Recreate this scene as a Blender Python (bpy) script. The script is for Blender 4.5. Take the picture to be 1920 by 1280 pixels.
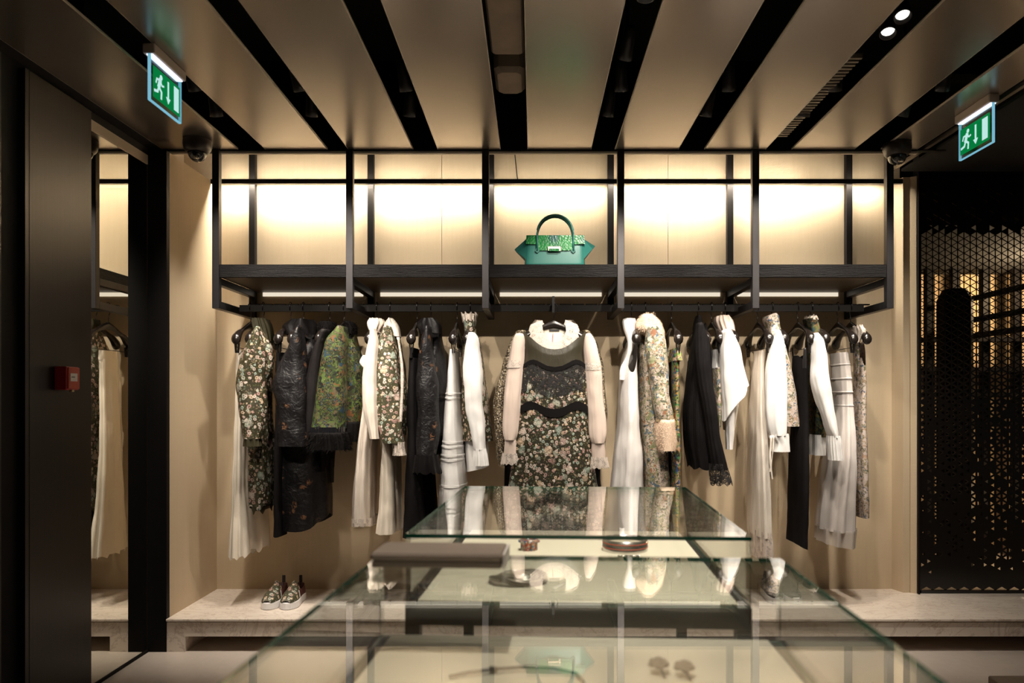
import bpy, math, random
from mathutils import Vector, Matrix, noise
for o in list(bpy.data.objects):
    bpy.data.objects.remove(o)
SC = bpy.context.scene
COL = SC.collection
random.seed(7)
# ---------------------------------------------------------------- camera
F, CX, CY, EYE = 1413.0, 1000.0, 752.0, 1.25      # focal length and vanishing point, in 1920x1280 pixels
cam_d = bpy.data.cameras.new('camera')
cam = bpy.data.objects.new('camera', cam_d)
COL.objects.link(cam)
cam.location = (0, 0, EYE)
cam.rotation_euler = (math.radians(90), 0, 0)
cam_d.sensor_width = 36.0
cam_d.lens = 36.0 * F / 1920.0
cam_d.shift_x = (960 - CX) / 1920.0
cam_d.shift_y = (CY - 640) / 1920.0
cam_d.clip_start = 0.01
cam_d.dof.use_dof = True
cam_d.dof.focus_distance = 4.0
cam_d.dof.aperture_fstop = 3.2
SC.camera = cam
# ---------------------------------------------------------------- world, exposure
w = bpy.data.worlds.new('shop_world')
SC.world = w
w.use_nodes = True
w.node_tree.nodes['Background'].inputs[0].default_value = (1.0, 0.82, 0.62, 1)
w.node_tree.nodes['Background'].inputs[1].default_value = 0.05
SC.view_settings.view_transform = 'Standard'
SC.view_settings.look = 'None'
SC.view_settings.exposure = 0.0
SC.view_settings.gamma = 1.0
SC.view_settings.use_curve_mapping = False
SPOT_W = 64.0          # watts of one track spot
LED_DOWN, LED_UP = 470.0, 66.0
WARM = (1.0, 0.90, 0.77)
# key planes of the room (metres; camera above the origin, looking along +Y)
YW, YF, YR, YB = 4.37, 3.84, 4.10, 3.76     # back wall, rack front, hanging rail, bench front
ZC = EYE + 1.28                             # ceiling panels
ZBENCH = 0.165
XL, XM = -1.83, -1.925                      # left wall, mirror plane

def at(px, py, Y):
    return Vector(((px - CX) * Y / F, Y, EYE + (CY - py) * Y / F))

# ================================================================ materials
MATS = {}
class NT:
    def __init__(s, name):
        m = bpy.data.materials.new(name); m.use_nodes = True
        s.m = m; s.t = m.node_tree; s.t.nodes.clear()
        s.out = s.t.nodes.new('ShaderNodeOutputMaterial')
        s._c = None
    def n(s, typ, **k):
        nd = s.t.nodes.new(typ)
        for a, v in k.items():
            if a.startswith('i_'):
                key = a[2:]
                key = int(key) if key.isdigit() else key.replace('_', ' ')
                s.put(nd.inputs[key], v)
            else:
                setattr(nd, a, v)
        return nd
    def put(s, sock, v):
        if isinstance(v, bpy.types.NodeSocket): s.t.links.new(v, sock)
        elif isinstance(v, (tuple, list)) and sock.type == 'RGBA' and len(v) == 3: sock.default_value = (*v, 1)
        else: sock.default_value = v
    def co(s):
        if s._c is None: s._c = s.n('ShaderNodeTexCoord').outputs['Object']
        return s._c
    def mapped(s, scale=(1, 1, 1), rot=(0, 0, 0)):
        return s.n('ShaderNodeMapping', i_Vector=s.co(), i_Scale=scale, i_Rotation=rot).outputs[0]
    def noise(s, scale, vec=None, detail=3.0, rough=0.55, dist=0.0):
        return s.n('ShaderNodeTexNoise', i_Vector=vec or s.co(), i_Scale=scale, i_Detail=detail, i_Roughness=rough, i_Distortion=dist)
    def vor(s, scale, vec=None, feature='F1', rnd=1.0):
        return s.n('ShaderNodeTexVoronoi', feature=feature, i_Vector=vec or s.co(), i_Scale=scale, i_Randomness=rnd)
    def ramp(s, fac, stops, const=False):
        r = s.n('ShaderNodeValToRGB'); s.put(r.inputs[0], fac)
        el = r.color_ramp.elements
        r.color_ramp.interpolation = 'CONSTANT' if const else 'LINEAR'
        while len(el) < len(stops): el.new(0.5)
        for e, (p, c) in zip(el, stops):
            e.position = p; e.color = (*c, 1) if len(c) == 3 else c
        return r.outputs[0]
    def mix(s, fac, a, b, mode='MIX'):
        m = s.n('ShaderNodeMixRGB', blend_type=mode)
        s.put(m.inputs[0], fac); s.put(m.inputs[1], a); s.put(m.inputs[2], b)
        return m.outputs[0]
    def math(s, op, a, b=0.0):
        m = s.n('ShaderNodeMath', operation=op); s.put(m.inputs[0], a); s.put(m.inputs[1], b)
        return m.outputs[0]
    def bump(s, h, strength=0.3, dist=0.005):
        return s.n('ShaderNodeBump', i_Height=h, i_Strength=strength, i_Distance=dist).outputs[0]
    def bsdf(s, color, rough=0.6, metal=0.0, normal=None, alpha=None, **k):
        b = s.n('ShaderNodeBsdfPrincipled')
        s.put(b.inputs['Base Color'], color); s.put(b.inputs['Roughness'], rough); s.put(b.inputs['Metallic'], metal)
        if normal is not None: s.put(b.inputs['Normal'], normal)
        if alpha is not None: s.put(b.inputs['Alpha'], alpha)
        for a, v in k.items(): s.put(b.inputs[a.replace('_', ' ')], v)
        s.t.links.new(b.outputs[0], s.out.inputs[0])
        MATS[s.m.name] = s.m
        return s.m

def plain(name, col, rough=0.6, metal=0.0, grain=0.0, gs=40, **k):
    t = NT(name)
    if grain:
        c = t.mix(t.noise(gs).outputs[0], tuple(x * (1 - grain) for x in col), tuple(min(1, x * (1 + grain)) for x in col))
        return t.bsdf(c, rough, metal, **k)
    return t.bsdf(col, rough, metal, **k)

def emit(name, col, strength):
    t = NT(name)
    e = t.n('ShaderNodeEmission', i_Color=col, i_Strength=strength)
    t.t.links.new(e.outputs[0], t.out.inputs[0]); MATS[name] = t.m
    return t.m

def cloth(name, col, rough=0.85, fold=0.0, fs=(60, 60, 4), alpha=None, spec=0.2, var=0.06, trans=0.0):
    t = NT(name)
    c = t.mix(t.noise(18).outputs[0], tuple(x * (1 - var) for x in col), tuple(min(1, x * (1 + var)) for x in col))
    nm = None
    if fold:
        nm = t.bump(t.noise(1.0, t.mapped(fs), 4, 0.6).outputs[0], fold, 0.006)
    k = {'Specular_IOR_Level': spec}
    return t.bsdf(c, rough, 0.0, nm, alpha, **k)

def lace(name, col, scale=130, lo=0.25, hi=0.45):
    t = NT(name)
    v = t.vor(scale, feature='DISTANCE_TO_EDGE').outputs['Distance']
    n = t.noise(45).outputs[0]
    a = t.math('ADD', t.ramp(v, [(0.0, (1, 1, 1)), (lo, (0.55, 0.55, 0.55)), (hi, (0.12, 0.12, 0.12))]), t.ramp(n, [(0.45, (0, 0, 0)), (0.6, (0.8, 0.8, 0.8))]))
    a = t.math('MINIMUM', a, 1.0)
    return t.bsdf(t.mix(n, tuple(x * 0.75 for x in col), col), 0.8, 0.0, t.bump(v, 0.6, 0.003), a)

def floral(name, base, petals, big=19, small=46, spec=0.35):
    """dense print: big blurred roses, many small ringed blossoms and leaf flecks"""
    t = NT(name)
    wv = t.n('ShaderNodeMixRGB', blend_type='ADD', i_0=0.012, i_1=t.co(), i_2=t.noise(80).outputs['Color']).outputs[0]
    vb = t.vor(big, wv); vs = t.vor(small, wv); vt = t.vor(small * 2.1, wv)
    def rnd(v, k): return t.math('FRACT', t.math('MULTIPLY', t.n('ShaderNodeSeparateColor', i_0=v.outputs['Color']).outputs[0], k))
    rev = [(p, c) for (p, _), (_, c) in zip(petals, petals[::-1])]
    col_b = t.ramp(rnd(vb, 1.0), petals, True)
    col_s = t.ramp(rnd(vs, 1.0), rev, True)
    col_t = t.ramp(rnd(vt, 1.0), [(0.0, (0.10, 0.12, 0.04)), (0.3, (0.30, 0.24, 0.14)), (0.55, (0.07, 0.08, 0.03)), (0.75, (0.36, 0.24, 0.18)), (0.9, (0.16, 0.22, 0.17))], True)
    swirl = t.noise(75, detail=4, dist=2.0).outputs[0]
    rb = t.ramp(vb.outputs['Distance'], [(0.0, (0.5, 0.5, 0.5)), (0.10, (0.95, 0.95, 0.95)), (0.30, (0.8, 0.8, 0.8)), (0.42, (0.55, 0.55, 0.55)), (0.50, (0, 0, 0))])
    rs = t.ramp(vs.outputs['Distance'], [(0.0, (0.75, 0.75, 0.75)), (0.10, (0.25, 0.25, 0.25)), (0.20, (0.3, 0.3, 0.3)), (0.27, (1, 1, 1)), (0.38, (0.9, 0.9, 0.9)), (0.46, (0, 0, 0))])
    rt = t.ramp(vt.outputs['Distance'], [(0.30, (0.8, 0.8, 0.8)), (0.42, (0, 0, 0))])
    pick_b = t.math('GREATER_THAN', rnd(vb, 7.3), 0.62)
    pick_s = t.math('GREATER_THAN', rnd(vs, 5.7), 0.12)
    fb = t.math('MULTIPLY', t.math('MULTIPLY', rb, pick_b), t.ramp(swirl, [(0.36, (0.35, 0.35, 0.35)), (0.56, (1, 1, 1))]))
    fs = t.math('MULTIPLY', rs, pick_s)
    c = t.mix(t.math('MULTIPLY', rt, 0.8), base, col_t)
    c = t.mix(fs, c, col_s)
    c = t.mix(fb, c, col_b)
    return t.bsdf(c, 0.5, 0.0, t.bump(t.math('ADD', fs, fb), 0.35, 0.004), Specular_IOR_Level=spec)

def patches(name, cols, scale=34, dist=0.35, fine=120, spec=0.25, rough=0.7):
    """tapestry weave: irregular colour patches with fine specks"""
    t = NT(name)
    wv = t.n('ShaderNodeMixRGB', blend_type='ADD', i_0=dist * 0.1, i_1=t.co(), i_2=t.noise(30, detail=5).outputs['Color']).outputs[0]
    v1 = t.vor(scale, wv); v2 = t.vor(fine, wv); 
    n = len(cols)
    st = [(i / n, c) for i, c in enumerate(cols)]
    r1 = t.n('ShaderNodeSeparateColor', i_0=v1.outputs['Color']).outputs[0]
    r2 = t.n('ShaderNodeSeparateColor', i_0=v2.outputs['Color']).outputs[1]
    c = t.mix(t.math('GREATER_THAN', t.noise(24, detail=4).outputs[0], 0.52), t.ramp(r1, st, True), t.ramp(r2, st, True))
    c = t.mix(0.35, c, t.mix(t.noise(160).outputs[0], (0.02, 0.02, 0.015), c))
    return t.bsdf(c, rough, 0.0, t.bump(t.noise(140).outputs[0], 0.4, 0.003), Specular_IOR_Level=spec)

def build_materials():
    # ---- setting
    t = NT('wall_fabric')                       # woven beige wall covering
    sep = t.n('ShaderNodeSeparateXYZ', i_0=t.co())
    sx = t.math('SINE', t.math('MULTIPLY', t.math('ADD', sep.outputs[0], sep.outputs[1]), 620.0))
    sz = t.math('SINE', t.math('MULTIPLY', sep.outputs[2], 700.0))
    wv = t.math('MULTIPLY', sx, sz)
    streak = t.noise(1.0, t.mapped((90, 90, 4)), 3).outputs[0]
    streak2 = t.noise(1.0, t.mapped((5, 5, 130)), 3).outputs[0]
    base = t.mix(streak, (0.60, 0.475, 0.325), (0.68, 0.55, 0.39))
    base = t.mix(t.math('MULTIPLY', streak2, 0.35), base, (0.56, 0.44, 0.29))
    base = t.mix(t.math('MULTIPLY', t.math('ADD', wv, 1.0), 0.12), base, (0.42, 0.32, 0.2))
    t.bsdf(base, 0.85, 0.0, t.bump(t.math('ADD', wv, t.math('MULTIPLY', streak, 2.0)), 0.35, 0.0012), Specular_IOR_Level=0.15)
    t = NT('marble')
    n1 = t.noise(2.2, t.mapped((1, 1, 2)), 8, 0.6, 1.2).outputs[0]
    vein = t.ramp(t.noise(3.0, t.mapped((1, 2.4, 1), (0, 0, 0.5)), 8, 0.65, 2.2).outputs[0], [(0.47, (0, 0, 0)), (0.5, (1, 1, 1)), (0.53, (0, 0, 0))])
    pits = t.ramp(t.noise(45, detail=4).outputs[0], [(0.60, (0, 0, 0)), (0.68, (1, 1, 1))])
    c = t.mix(n1, (0.72, 0.62, 0.53), (0.84, 0.75, 0.66))
    c = t.mix(t.math('MULTIPLY', vein, 0.5), c, (0.42, 0.30, 0.22))
    c = t.mix(t.math('MULTIPLY', pits, 0.45), c, (0.40, 0.28, 0.2))
    t.bsdf(c, 0.28, 0.0, None, Specular_IOR_Level=0.45)
    t = NT('floor_stone')
    n1 = t.noise(1.3, None, 7, 0.6, 0.8).outputs[0]
    c = t.mix(n1, (0.56, 0.48, 0.42), (0.68, 0.60, 0.53))
    c = t.mix(t.math('MULTIPLY', t.noise(30, detail=4).outputs[0], 0.25), c, (0.35, 0.27, 0.2))
    t.bsdf(c, 0.22, 0.0, None, Specular_IOR_Level=0.5)
    t = NT('ceiling_metal')                      # satin champagne ceiling panel
    n = t.noise(1.0, t.mapped((260, 3, 3)), 2).outputs[0]
    t.bsdf(t.mix(n, (0.33, 0.287, 0.245), (0.36, 0.313, 0.267)), 0.27, 0.75, None, Specular_IOR_Level=0.4)
    plain('panel_edge', (0.62, 0.53, 0.42), 0.45)
    plain('void_black', (0.004, 0.0035, 0.003), 0.9)
    t = NT('dark_wood_wall')
    g = t.noise(1.0, t.mapped((150, 150, 2.5)), 5, 0.65).outputs[0]
    t.bsdf(t.mix(g, (0.007, 0.0045, 0.004), (0.022, 0.014, 0.010)), 0.4, 0.0, t.bump(g, 0.15, 0.002), Specular_IOR_Level=0.5)
    plain('mirror_glass', (0.86, 0.85, 0.78), 0.012, 1.0)
    plain('black_post', (0.005, 0.004, 0.004), 0.6, Specular_IOR_Level=0.15)
    plain('beige_trim', (0.66, 0.54, 0.40), 0.5)
    plain('seam', (0.25, 0.18, 0.11), 0.9)
    plain('duct_board', (0.24, 0.18, 0.13), 0.8, grain=0.35, gs=8)
    plain('grille_metal', (0.16, 0.13, 0.10), 0.5, 0.3)
    # ---- rack
    t = NT('bronze_black')
    t.bsdf(t.mix(t.noise(30).outputs[0], (0.022, 0.020, 0.021), (0.032, 0.029, 0.031)), 0.38, 0.55, None, Specular_IOR_Level=0.5)
    t = NT('rough_black_wood')
    g = t.noise(1.0, t.mapped((14, 14, 170)), 6, 0.7, 0.6).outputs[0]
    t.bsdf(t.mix(g, (0.004, 0.0035, 0.0035), (0.013, 0.012, 0.012)), 0.5, 0.0, t.bump(g, 1.0, 0.012), Specular_IOR_Level=0.14)
    t = NT('shelf_underside')
    g = t.noise(1.0, t.mapped((3, 90, 40)), 5, 0.65).outputs[0]
    t.bsdf(t.mix(g, (0.085, 0.058, 0.032), (0.13, 0.09, 0.052)), 0.5)
    emit('led', (1.0, 0.86, 0.62), 1.0)
    plain('hanger_black', (0.010, 0.007, 0.006), 0.24, 0.0, Specular_IOR_Level=0.6)
    plain('wire_black', (0.012, 0.011, 0.012), 0.35, 0.6)
    plain('rear_black', (0.010, 0.008, 0.007), 0.6, 0.0, Specular_IOR_Level=0.15)
    plain('can_black', (0.012, 0.010, 0.010), 0.45)
    # ---- glass cases
    t = NT('case_glass')
    bf = t.n('ShaderNodeNewGeometry').outputs['Backfacing']      # same Fresnel on both sides of a pane
    ior = t.math('ADD', 1.52, t.math('MULTIPLY', bf, 1 / 1.52 - 1.52))
    fr = t.n('ShaderNodeFresnel', i_IOR=ior).outputs[0]
    tr = t.n('ShaderNodeBsdfTransparent', i_Color=(0.985, 0.992, 0.984))
    gl = t.n('ShaderNodeBsdfGlossy', i_Color=(1, 1, 1), i_Roughness=0.0)
    mx = t.n('ShaderNodeMixShader', i_0=fr, i_1=tr.outputs[0], i_2=gl.outputs[0])
    t.t.links.new(mx.outputs[0], t.out.inputs[0]); MATS['case_glass'] = t.m
    t = NT('glass_edge')
    b = t.bsdf(t.mix(t.noise(14).outputs[0], (0.003, 0.030, 0.018), (0.010, 0.16, 0.09)), 0.12, 0.0, None, Specular_IOR_Level=0.6)
    plain('dark_base', (0.020, 0.016, 0.014), 0.45)
    plain('cream_leather', (0.80, 0.75, 0.60), 0.55, grain=0.03)
    plain('grey_suede', (0.26, 0.205, 0.165), 0.8, grain=0.1, gs=90)
    plain('pale_paper', (0.75, 0.70, 0.66), 0.7)
    plain('steel', (0.60, 0.58, 0.55), 0.22, 1.0)
    plain('dark_steel', (0.16, 0.14, 0.12), 0.3, 1.0)
    patches('jewel_beads', [(0.5, 0.08, 0.03), (0.06, 0.15, 0.3), (0.5, 0.45, 0.35), (0.2, 0.16, 0.1), (0.55, 0.3, 0.2)], 120, 0.1, 260, 0.6, 0.3)
    t = NT('rhinestone')
    v = t.vor(220)
    t.bsdf(t.mix(v.outputs['Distance'], (0.85, 0.83, 0.76), (0.25, 0.23, 0.18)), 0.18, 0.7, t.bump(v.outputs['Distance'], 0.9, 0.004))
    # ---- signs, cameras, alarm
    emit('sign_green', (0.002, 0.19, 0.045), 1.0)
    emit('sign_white', (0.60, 0.95, 0.90), 0.85)
    emit('sign_strip', (0.80, 0.78, 1.0), 2.5)
    emit('sign_edge', (0.25, 0.62, 0.80), 0.75)
    t = NT('sign_glass')
    tr = t.n('ShaderNodeBsdfTransparent', i_Color=(0.75, 0.9, 0.9)); gl = t.n('ShaderNodeBsdfGlossy', i_Roughness=0.02)
    mx = t.n('ShaderNodeMixShader', i_0=0.12, i_1=tr.outputs[0], i_2=gl.outputs[0])
    t.t.links.new(mx.outputs[0], t.out.inputs[0]); MATS['sign_glass'] = t.m
    plain('sign_housing', (0.50, 0.43, 0.37), 0.5)
    plain('cam_body', (0.030, 0.022, 0.018), 0.35)
    plain('cam_dome', (0.02, 0.018, 0.018), 0.06, 0.0, Specular_IOR_Level=0.9)
    plain('alarm_red', (0.42, 0.02, 0.022), 0.4)
    plain('alarm_orange', (0.48, 0.07, 0.035), 0.35)
    plain('label_white', (0.75, 0.74, 0.72), 0.6)
    plain('print_black', (0.02, 0.02, 0.02), 0.6)
    emit('lamp_lit', (1.0, 0.95, 0.85), 9.0)
    plain('lens_glass', (0.5, 0.45, 0.38), 0.15, 0.8)
    # ---- perforated screen and the room behind
    plain('screen_black', (0.006, 0.0045, 0.004), 0.22, 0.0, Specular_IOR_Level=0.55)
    plain('far_wall', (0.62, 0.45, 0.26), 0.8, grain=0.08, gs=3)
    # ---- garments
    pet = [(0.0, (0.50, 0.36, 0.31)), (0.2, (0.42, 0.42, 0.34)), (0.4, (0.58, 0.43, 0.30)), (0.55, (0.30, 0.36, 0.30)), (0.7, (0.62, 0.52, 0.45)), (0.85, (0.42, 0.25, 0.22))]
    floral('floral_olive', (0.040, 0.034, 0.018), pet)
    floral('floral_dark', (0.024, 0.021, 0.012), pet, 22, 52)
    pet2 = [(p, tuple(min(1, x * 1.2) for x in c)) for p, c in pet]
    floral('floral_light', (0.055, 0.050, 0.028), pet2, 24, 50)
    t = NT('brocade_black')
    v = t.vor(16); n = t.noise(30, detail=6, dist=1.5).outputs[0]
    cop = t.math('MULTIPLY', t.ramp(v.outputs['Distance'], [(0.18, (1, 1, 1)), (0.36, (0, 0, 0))]), t.math('GREATER_THAN', n, 0.50))
    sel = t.math('GREATER_THAN', t.n('ShaderNodeSeparateColor', i_0=v.outputs['Color']).outputs[0], 0.42)
    c = t.mix(t.math('MULTIPLY', cop, sel), (0.008, 0.007, 0.008), (0.16, 0.075, 0.035))
    t.bsdf(c, 0.42, 0.0, t.bump(n, 0.7, 0.009), Specular_IOR_Level=0.38)
    t = NT('sequin_bronze')
    v = t.vor(190)
    c = t.ramp(t.n('ShaderNodeSeparateColor', i_0=v.outputs['Color']).outputs[0], [(0, (0.05, 0.035, 0.02)), (0.4, (0.16, 0.12, 0.07)), (0.7, (0.30, 0.25, 0.17)), (0.9, (0.55, 0.47, 0.38))], True)
    t.bsdf(c, 0.35, 0.3, t.bump(v.outputs['Distance'], 0.8, 0.004))
    patches('tapestry_green', [(0.030, 0.052, 0.012), (0.008, 0.008, 0.006), (0.075, 0.115, 0.022), (0.11, 0.08, 0.045), (0.02, 0.028, 0.009), (0.015, 0.045, 0.075), (0.055, 0.085, 0.015), (0.006, 0.006, 0.005), (0.16, 0.065, 0.02), (0.03, 0.034, 0.014), (0.085, 0.08, 0.035), (0.010, 0.012, 0.007), (0.10, 0.145, 0.035)], 40, 1.3, 120)
    patches('tapestry_pale', [(0.62, 0.52, 0.44), (0.55, 0.42, 0.34), (0.30, 0.30, 0.17), (0.66, 0.56, 0.48), (0.12, 0.13, 0.09), (0.12, 0.17, 0.22), (0.50, 0.40, 0.33), (0.34, 0.16, 0.09), (0.30, 0.29, 0.18), (0.22, 0.24, 0.12), (0.07, 0.07, 0.05), (0.45, 0.36, 0.27)], 52, 0.9, 130)
    patches('tapestry_rich', [(0.05, 0.05, 0.03), (0.20, 0.24, 0.05), (0.35, 0.15, 0.04), (0.06, 0.20, 0.06), (0.04, 0.08, 0.20), (0.28, 0.22, 0.10), (0.02, 0.02, 0.015), (0.45, 0.30, 0.2)], 60, 0.4, 130)
    patches('tapestry_dark', [(0.012, 0.012, 0.010), (0.02, 0.035, 0.02), (0.14, 0.07, 0.03), (0.03, 0.06, 0.07), (0.10, 0.10, 0.03), (0.008, 0.008, 0.008), (0.05, 0.06, 0.02)], 60, 0.4, 140)
    patches('tapestry_rose', [(0.64, 0.53, 0.47), (0.62, 0.50, 0.45), (0.20, 0.20, 0.11), (0.66, 0.56, 0.50), (0.50, 0.33, 0.22), (0.08, 0.13, 0.20), (0.58, 0.48, 0.40), (0.18, 0.17, 0.1), (0.60, 0.50, 0.44), (0.64, 0.55, 0.49), (0.34, 0.26, 0.16)], 60, 0.9, 130)
    cloth('white_cotton', (0.76, 0.745, 0.73), 0.85, 0.5, (40, 40, 3))
    cloth('white_silk', (0.74, 0.71, 0.69), 0.5, 0.5, (45, 45, 3), spec=0.3)
    cloth('cream_gauze', (0.74, 0.65, 0.565), 0.9, 0.8, (160, 160, 3))
    cloth('cream_cloth', (0.76, 0.68, 0.57), 0.85, 0.5, (40, 40, 3))
    cloth('ivory_silk', (0.75, 0.68, 0.60), 0.5, 0.5, (60, 60, 2.5), spec=0.35)
    cloth('grey_silk', (0.58, 0.53, 0.50), 0.55, 0.3, (60, 60, 2), spec=0.35)
    cloth('blush_chiffon', (0.66, 0.54, 0.47), 0.85, 0.3, (60, 60, 3), alpha=0.95)
    cloth('sheer_cream', (0.84, 0.74, 0.62), 0.85, 0.3, (60, 60, 3), alpha=0.45)
    cloth('sheer_grey', (0.56, 0.51, 0.47), 0.8, 0.4, (60, 60, 3), alpha=0.6)
    cloth('black_wool', (0.0075, 0.0065, 0.007), 0.85, 0.3, (50, 50, 3), spec=0.1)
    cloth('black_satin', (0.007, 0.006, 0.0065), 0.38, 0.4, (30, 30, 14), spec=0.28)
    cloth('black_pleat', (0.006, 0.005, 0.0055), 0.65, 0.9, (170, 170, 2), spec=0.12)
    cloth('black_chiffon', (0.012, 0.010, 0.010), 0.6, 0.5, (60, 60, 4), alpha=0.93, spec=0.1)
    cloth('black_velvet', (0.004, 0.003, 0.003), 0.95)
    cloth('olive_satin', (0.034, 0.029, 0.018), 0.36, 0.5, (26, 26, 7), spec=0.4)
    cloth('olive_organza', (0.050, 0.043, 0.024), 0.6, 0.3, (30, 30, 10), alpha=0.93)
    lace('white_lace', (0.66, 0.57, 0.50))
    lace('black_lace', (0.012, 0.010, 0.010), 90, 0.1, 0.2)
    plain('fur_black', (0.006, 0.005, 0.005), 0.8, Specular_IOR_Level=0.1)
    t = NT('fur_tan')
    t.bsdf(t.mix(t.noise(22, detail=4).outputs[0], (0.50, 0.33, 0.22), (0.80, 0.64, 0.50)), 0.75)
    plain('bead_black', (0.01, 0.01, 0.012), 0.12, 0.0, Specular_IOR_Level=0.8)
    plain('bead_gold', (0.62, 0.47, 0.28), 0.35, 0.5)
    # ---- bag, shoes
    t = NT('teal_leather')
    t.bsdf(t.mix(t.noise(12).outputs[0], (0.013, 0.088, 0.074), (0.018, 0.112, 0.094)), 0.42, 0.0, t.bump(t.noise(260).outputs[0], 0.12, 0.001), Specular_IOR_Level=0.28)
    t = NT('croc_green')
    v = t.vor(95); r = t.ramp(t.noise(9).outputs[0], [(0.30, (0.006, 0.05, 0.045)), (0.42, (0.004, 0.10, 0.022)), (0.66, (0.006, 0.145, 0.030))])
    t.bsdf(r, 0.32, 0.0, t.bump(v.outputs['Distance'], 0.5, 0.003), Specular_IOR_Level=0.2)
    plain('lock_metal', (0.40, 0.33, 0.25), 0.35, 1.0)
    plain('shoe_rubber', (0.82, 0.80, 0.80), 0.5)
    plain('shoe_lining', (0.10, 0.028, 0.022), 0.6)
    plain('shoe_black', (0.015, 0.013, 0.013), 0.5)
build_materials()
M = MATS

# ================================================================ mesh helpers
class MB:
    def __init__(s): s.v = []; s.f = []; s.mi = []
    def add(s, vs, fs, mi=0):
        o = len(s.v); s.v += [Vector(p) for p in vs]
        s.f += [tuple(i + o for i in f) for f in fs]; s.mi += [mi] * len(fs)
        return s
    def box(s, a, b, mi=0, bev=0.0):
        (x0, y0, z0), (x1, y1, z1) = a, b
        if bev <= 0:
            vs = [(x0, y0, z0), (x1, y0, z0), (x1, y1, z0), (x0, y1, z0), (x0, y0, z1), (x1, y0, z1), (x1, y1, z1), (x0, y1, z1)]
            return s.add(vs, [(3, 2, 1, 0), (4, 5, 6, 7), (0, 1, 5, 4), (1, 2, 6, 5), (2, 3, 7, 6), (3, 0, 4, 7)], mi)
        c = bev
        def ring(z, i):
            return [(x0 + c + i, y0 + i, z), (x1 - c - i, y0 + i, z), (x1 - i, y0 + c + i, z), (x1 - i, y1 - c - i, z), (x1 - c - i, y1 - i, z), (x0 + c + i, y1 - i, z), (x0 + i, y1 - c - i, z), (x0 + i, y0 + c + i, z)]
        rs = [ring(z0, c * 0.7), ring(z0 + c, 0), ring(z1 - c, 0), ring(z1, c * 0.7)]
        vs = [p for r in rs for p in r]
        fs = [tuple(range(7, -1, -1)), tuple(range(24, 32))]
        for k in range(3):
            for i in range(8):
                j = (i + 1) % 8
                fs.append((k * 8 + i, k * 8 + j, k * 8 + 8 + j, k * 8 + 8 + i))
        return s.add(vs, fs, mi)
    def tube(s, pts, r, n=10, closed=False, mi=0, flat=1.0, cap=True):
        pts = [Vector(p) for p in pts]; m = len(pts)
        rad = r if isinstance(r, (list, tuple)) else [r] * m
        up = Vector((0, 0, 1)); rings = []
        for k, p in enumerate(pts):
            a = pts[(k - 1) % m] if closed or k > 0 else p
            b = pts[(k + 1) % m] if closed or k < m - 1 else p
            d = (b - a).normalized()
            u = d.cross(up)
            if u.length < 0.15: u = d.cross(Vector((0, 1, 0)))
            if u.length < 0.15: u = d.cross(Vector((1, 0, 0)))
            u.normalize(); v = u.cross(d).normalized()
            rings.append([p + (u * math.cos(2 * math.pi * i / n) + v * math.sin(2 * math.pi * i / n) * flat) * rad[k] for i in range(n)])
        vs = [q for g in rings for q in g]; fs = []
        for k in range(m if closed else m - 1):
            k2 = (k + 1) % m
            for i in range(n):
                j = (i + 1) % n
                fs.append((k * n + i, k2 * n + i, k2 * n + j, k * n + j))
        if cap and not closed:
            fs.append(tuple(range(n))); fs.append(tuple((m - 1) * n + i for i in range(n - 1, -1, -1)))
        return s.add(vs, fs, mi)
    def lathe(s, prof, c=(0, 0, 0), n=24, axis='z', mi=0):
        c = Vector(c); vs = []; fs = []
        for r, h in prof:
            for i in range(n):
                a = 2 * math.pi * i / n
                p = Vector((r * math.cos(a), r * math.sin(a), h))
                if axis == 'y': p = Vector((p.x, p.z, p.y))
                vs.append(c + p)
        for k in range(len(prof) - 1):
            for i in range(n):
                j = (i + 1) % n
                fs.append((k * n + i, k * n + j, (k + 1) * n + j, (k + 1) * n + i))
        fs.append(tuple(range(n - 1, -1, -1))); fs.append(tuple((len(prof) - 1) * n + i for i in range(n)))
        return s.add(vs, fs, mi)
    def prism(s, poly, ax, d0, d1, mi=0):
        """poly of 2D points; ax 'x' -> poly=(y,z), 'y' -> (x,z), 'z' -> (x,y)"""
        def P(a, b, d): return {'x': (d, a, b), 'y': (a, d, b), 'z': (a, b, d)}[ax]
        n = len(poly)
        vs = [P(a, b, d0) for a, b in poly] + [P(a, b, d1) for a, b in poly]
        fs = [tuple(range(n)), tuple(range(2 * n - 1, n - 1, -1))]
        for i in range(n):
            j = (i + 1) % n
            fs.append((i, i + n, j + n, j))
        return s.add(vs, fs, mi)
    def xf(s, mat):
        s.v = [mat @ p for p in s.v]; return s
    def build(s, name, mat, parent=None, smooth=False, origin=None, local=False):
        off = Vector((0, 0, 0))
        if parent is not None and not local:
            off = world_loc(parent)
        elif parent is None:
            if origin is None and s.v:
                xs = [p.x for p in s.v]; ys = [p.y for p in s.v]; zs = [p.z for p in s.v]
                origin = Vector(((min(xs) + max(xs)) / 2, (min(ys) + max(ys)) / 2, min(zs)))
            off = Vector(origin)
        me = bpy.data.meshes.new(name)
        me.from_pydata([tuple(p - off) for p in s.v], [], s.f)
        mats = mat if isinstance(mat, (list, tuple)) else [mat]
        for m in mats: me.materials.append(M[m])
        if len(mats) > 1: me.polygons.foreach_set('material_index', s.mi)
        if smooth: me.polygons.foreach_set('use_smooth', [True] * len(me.polygons))
        me.update()
        o = bpy.data.objects.new(name, me); COL.objects.link(o)
        if parent is not None: o.parent = parent
        else: o.location = off
        return o
def world_loc(o):
    l = Vector(o.location)
    while o.parent is not None:
        o = o.parent; l += Vector(o.location)
    return l
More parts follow.
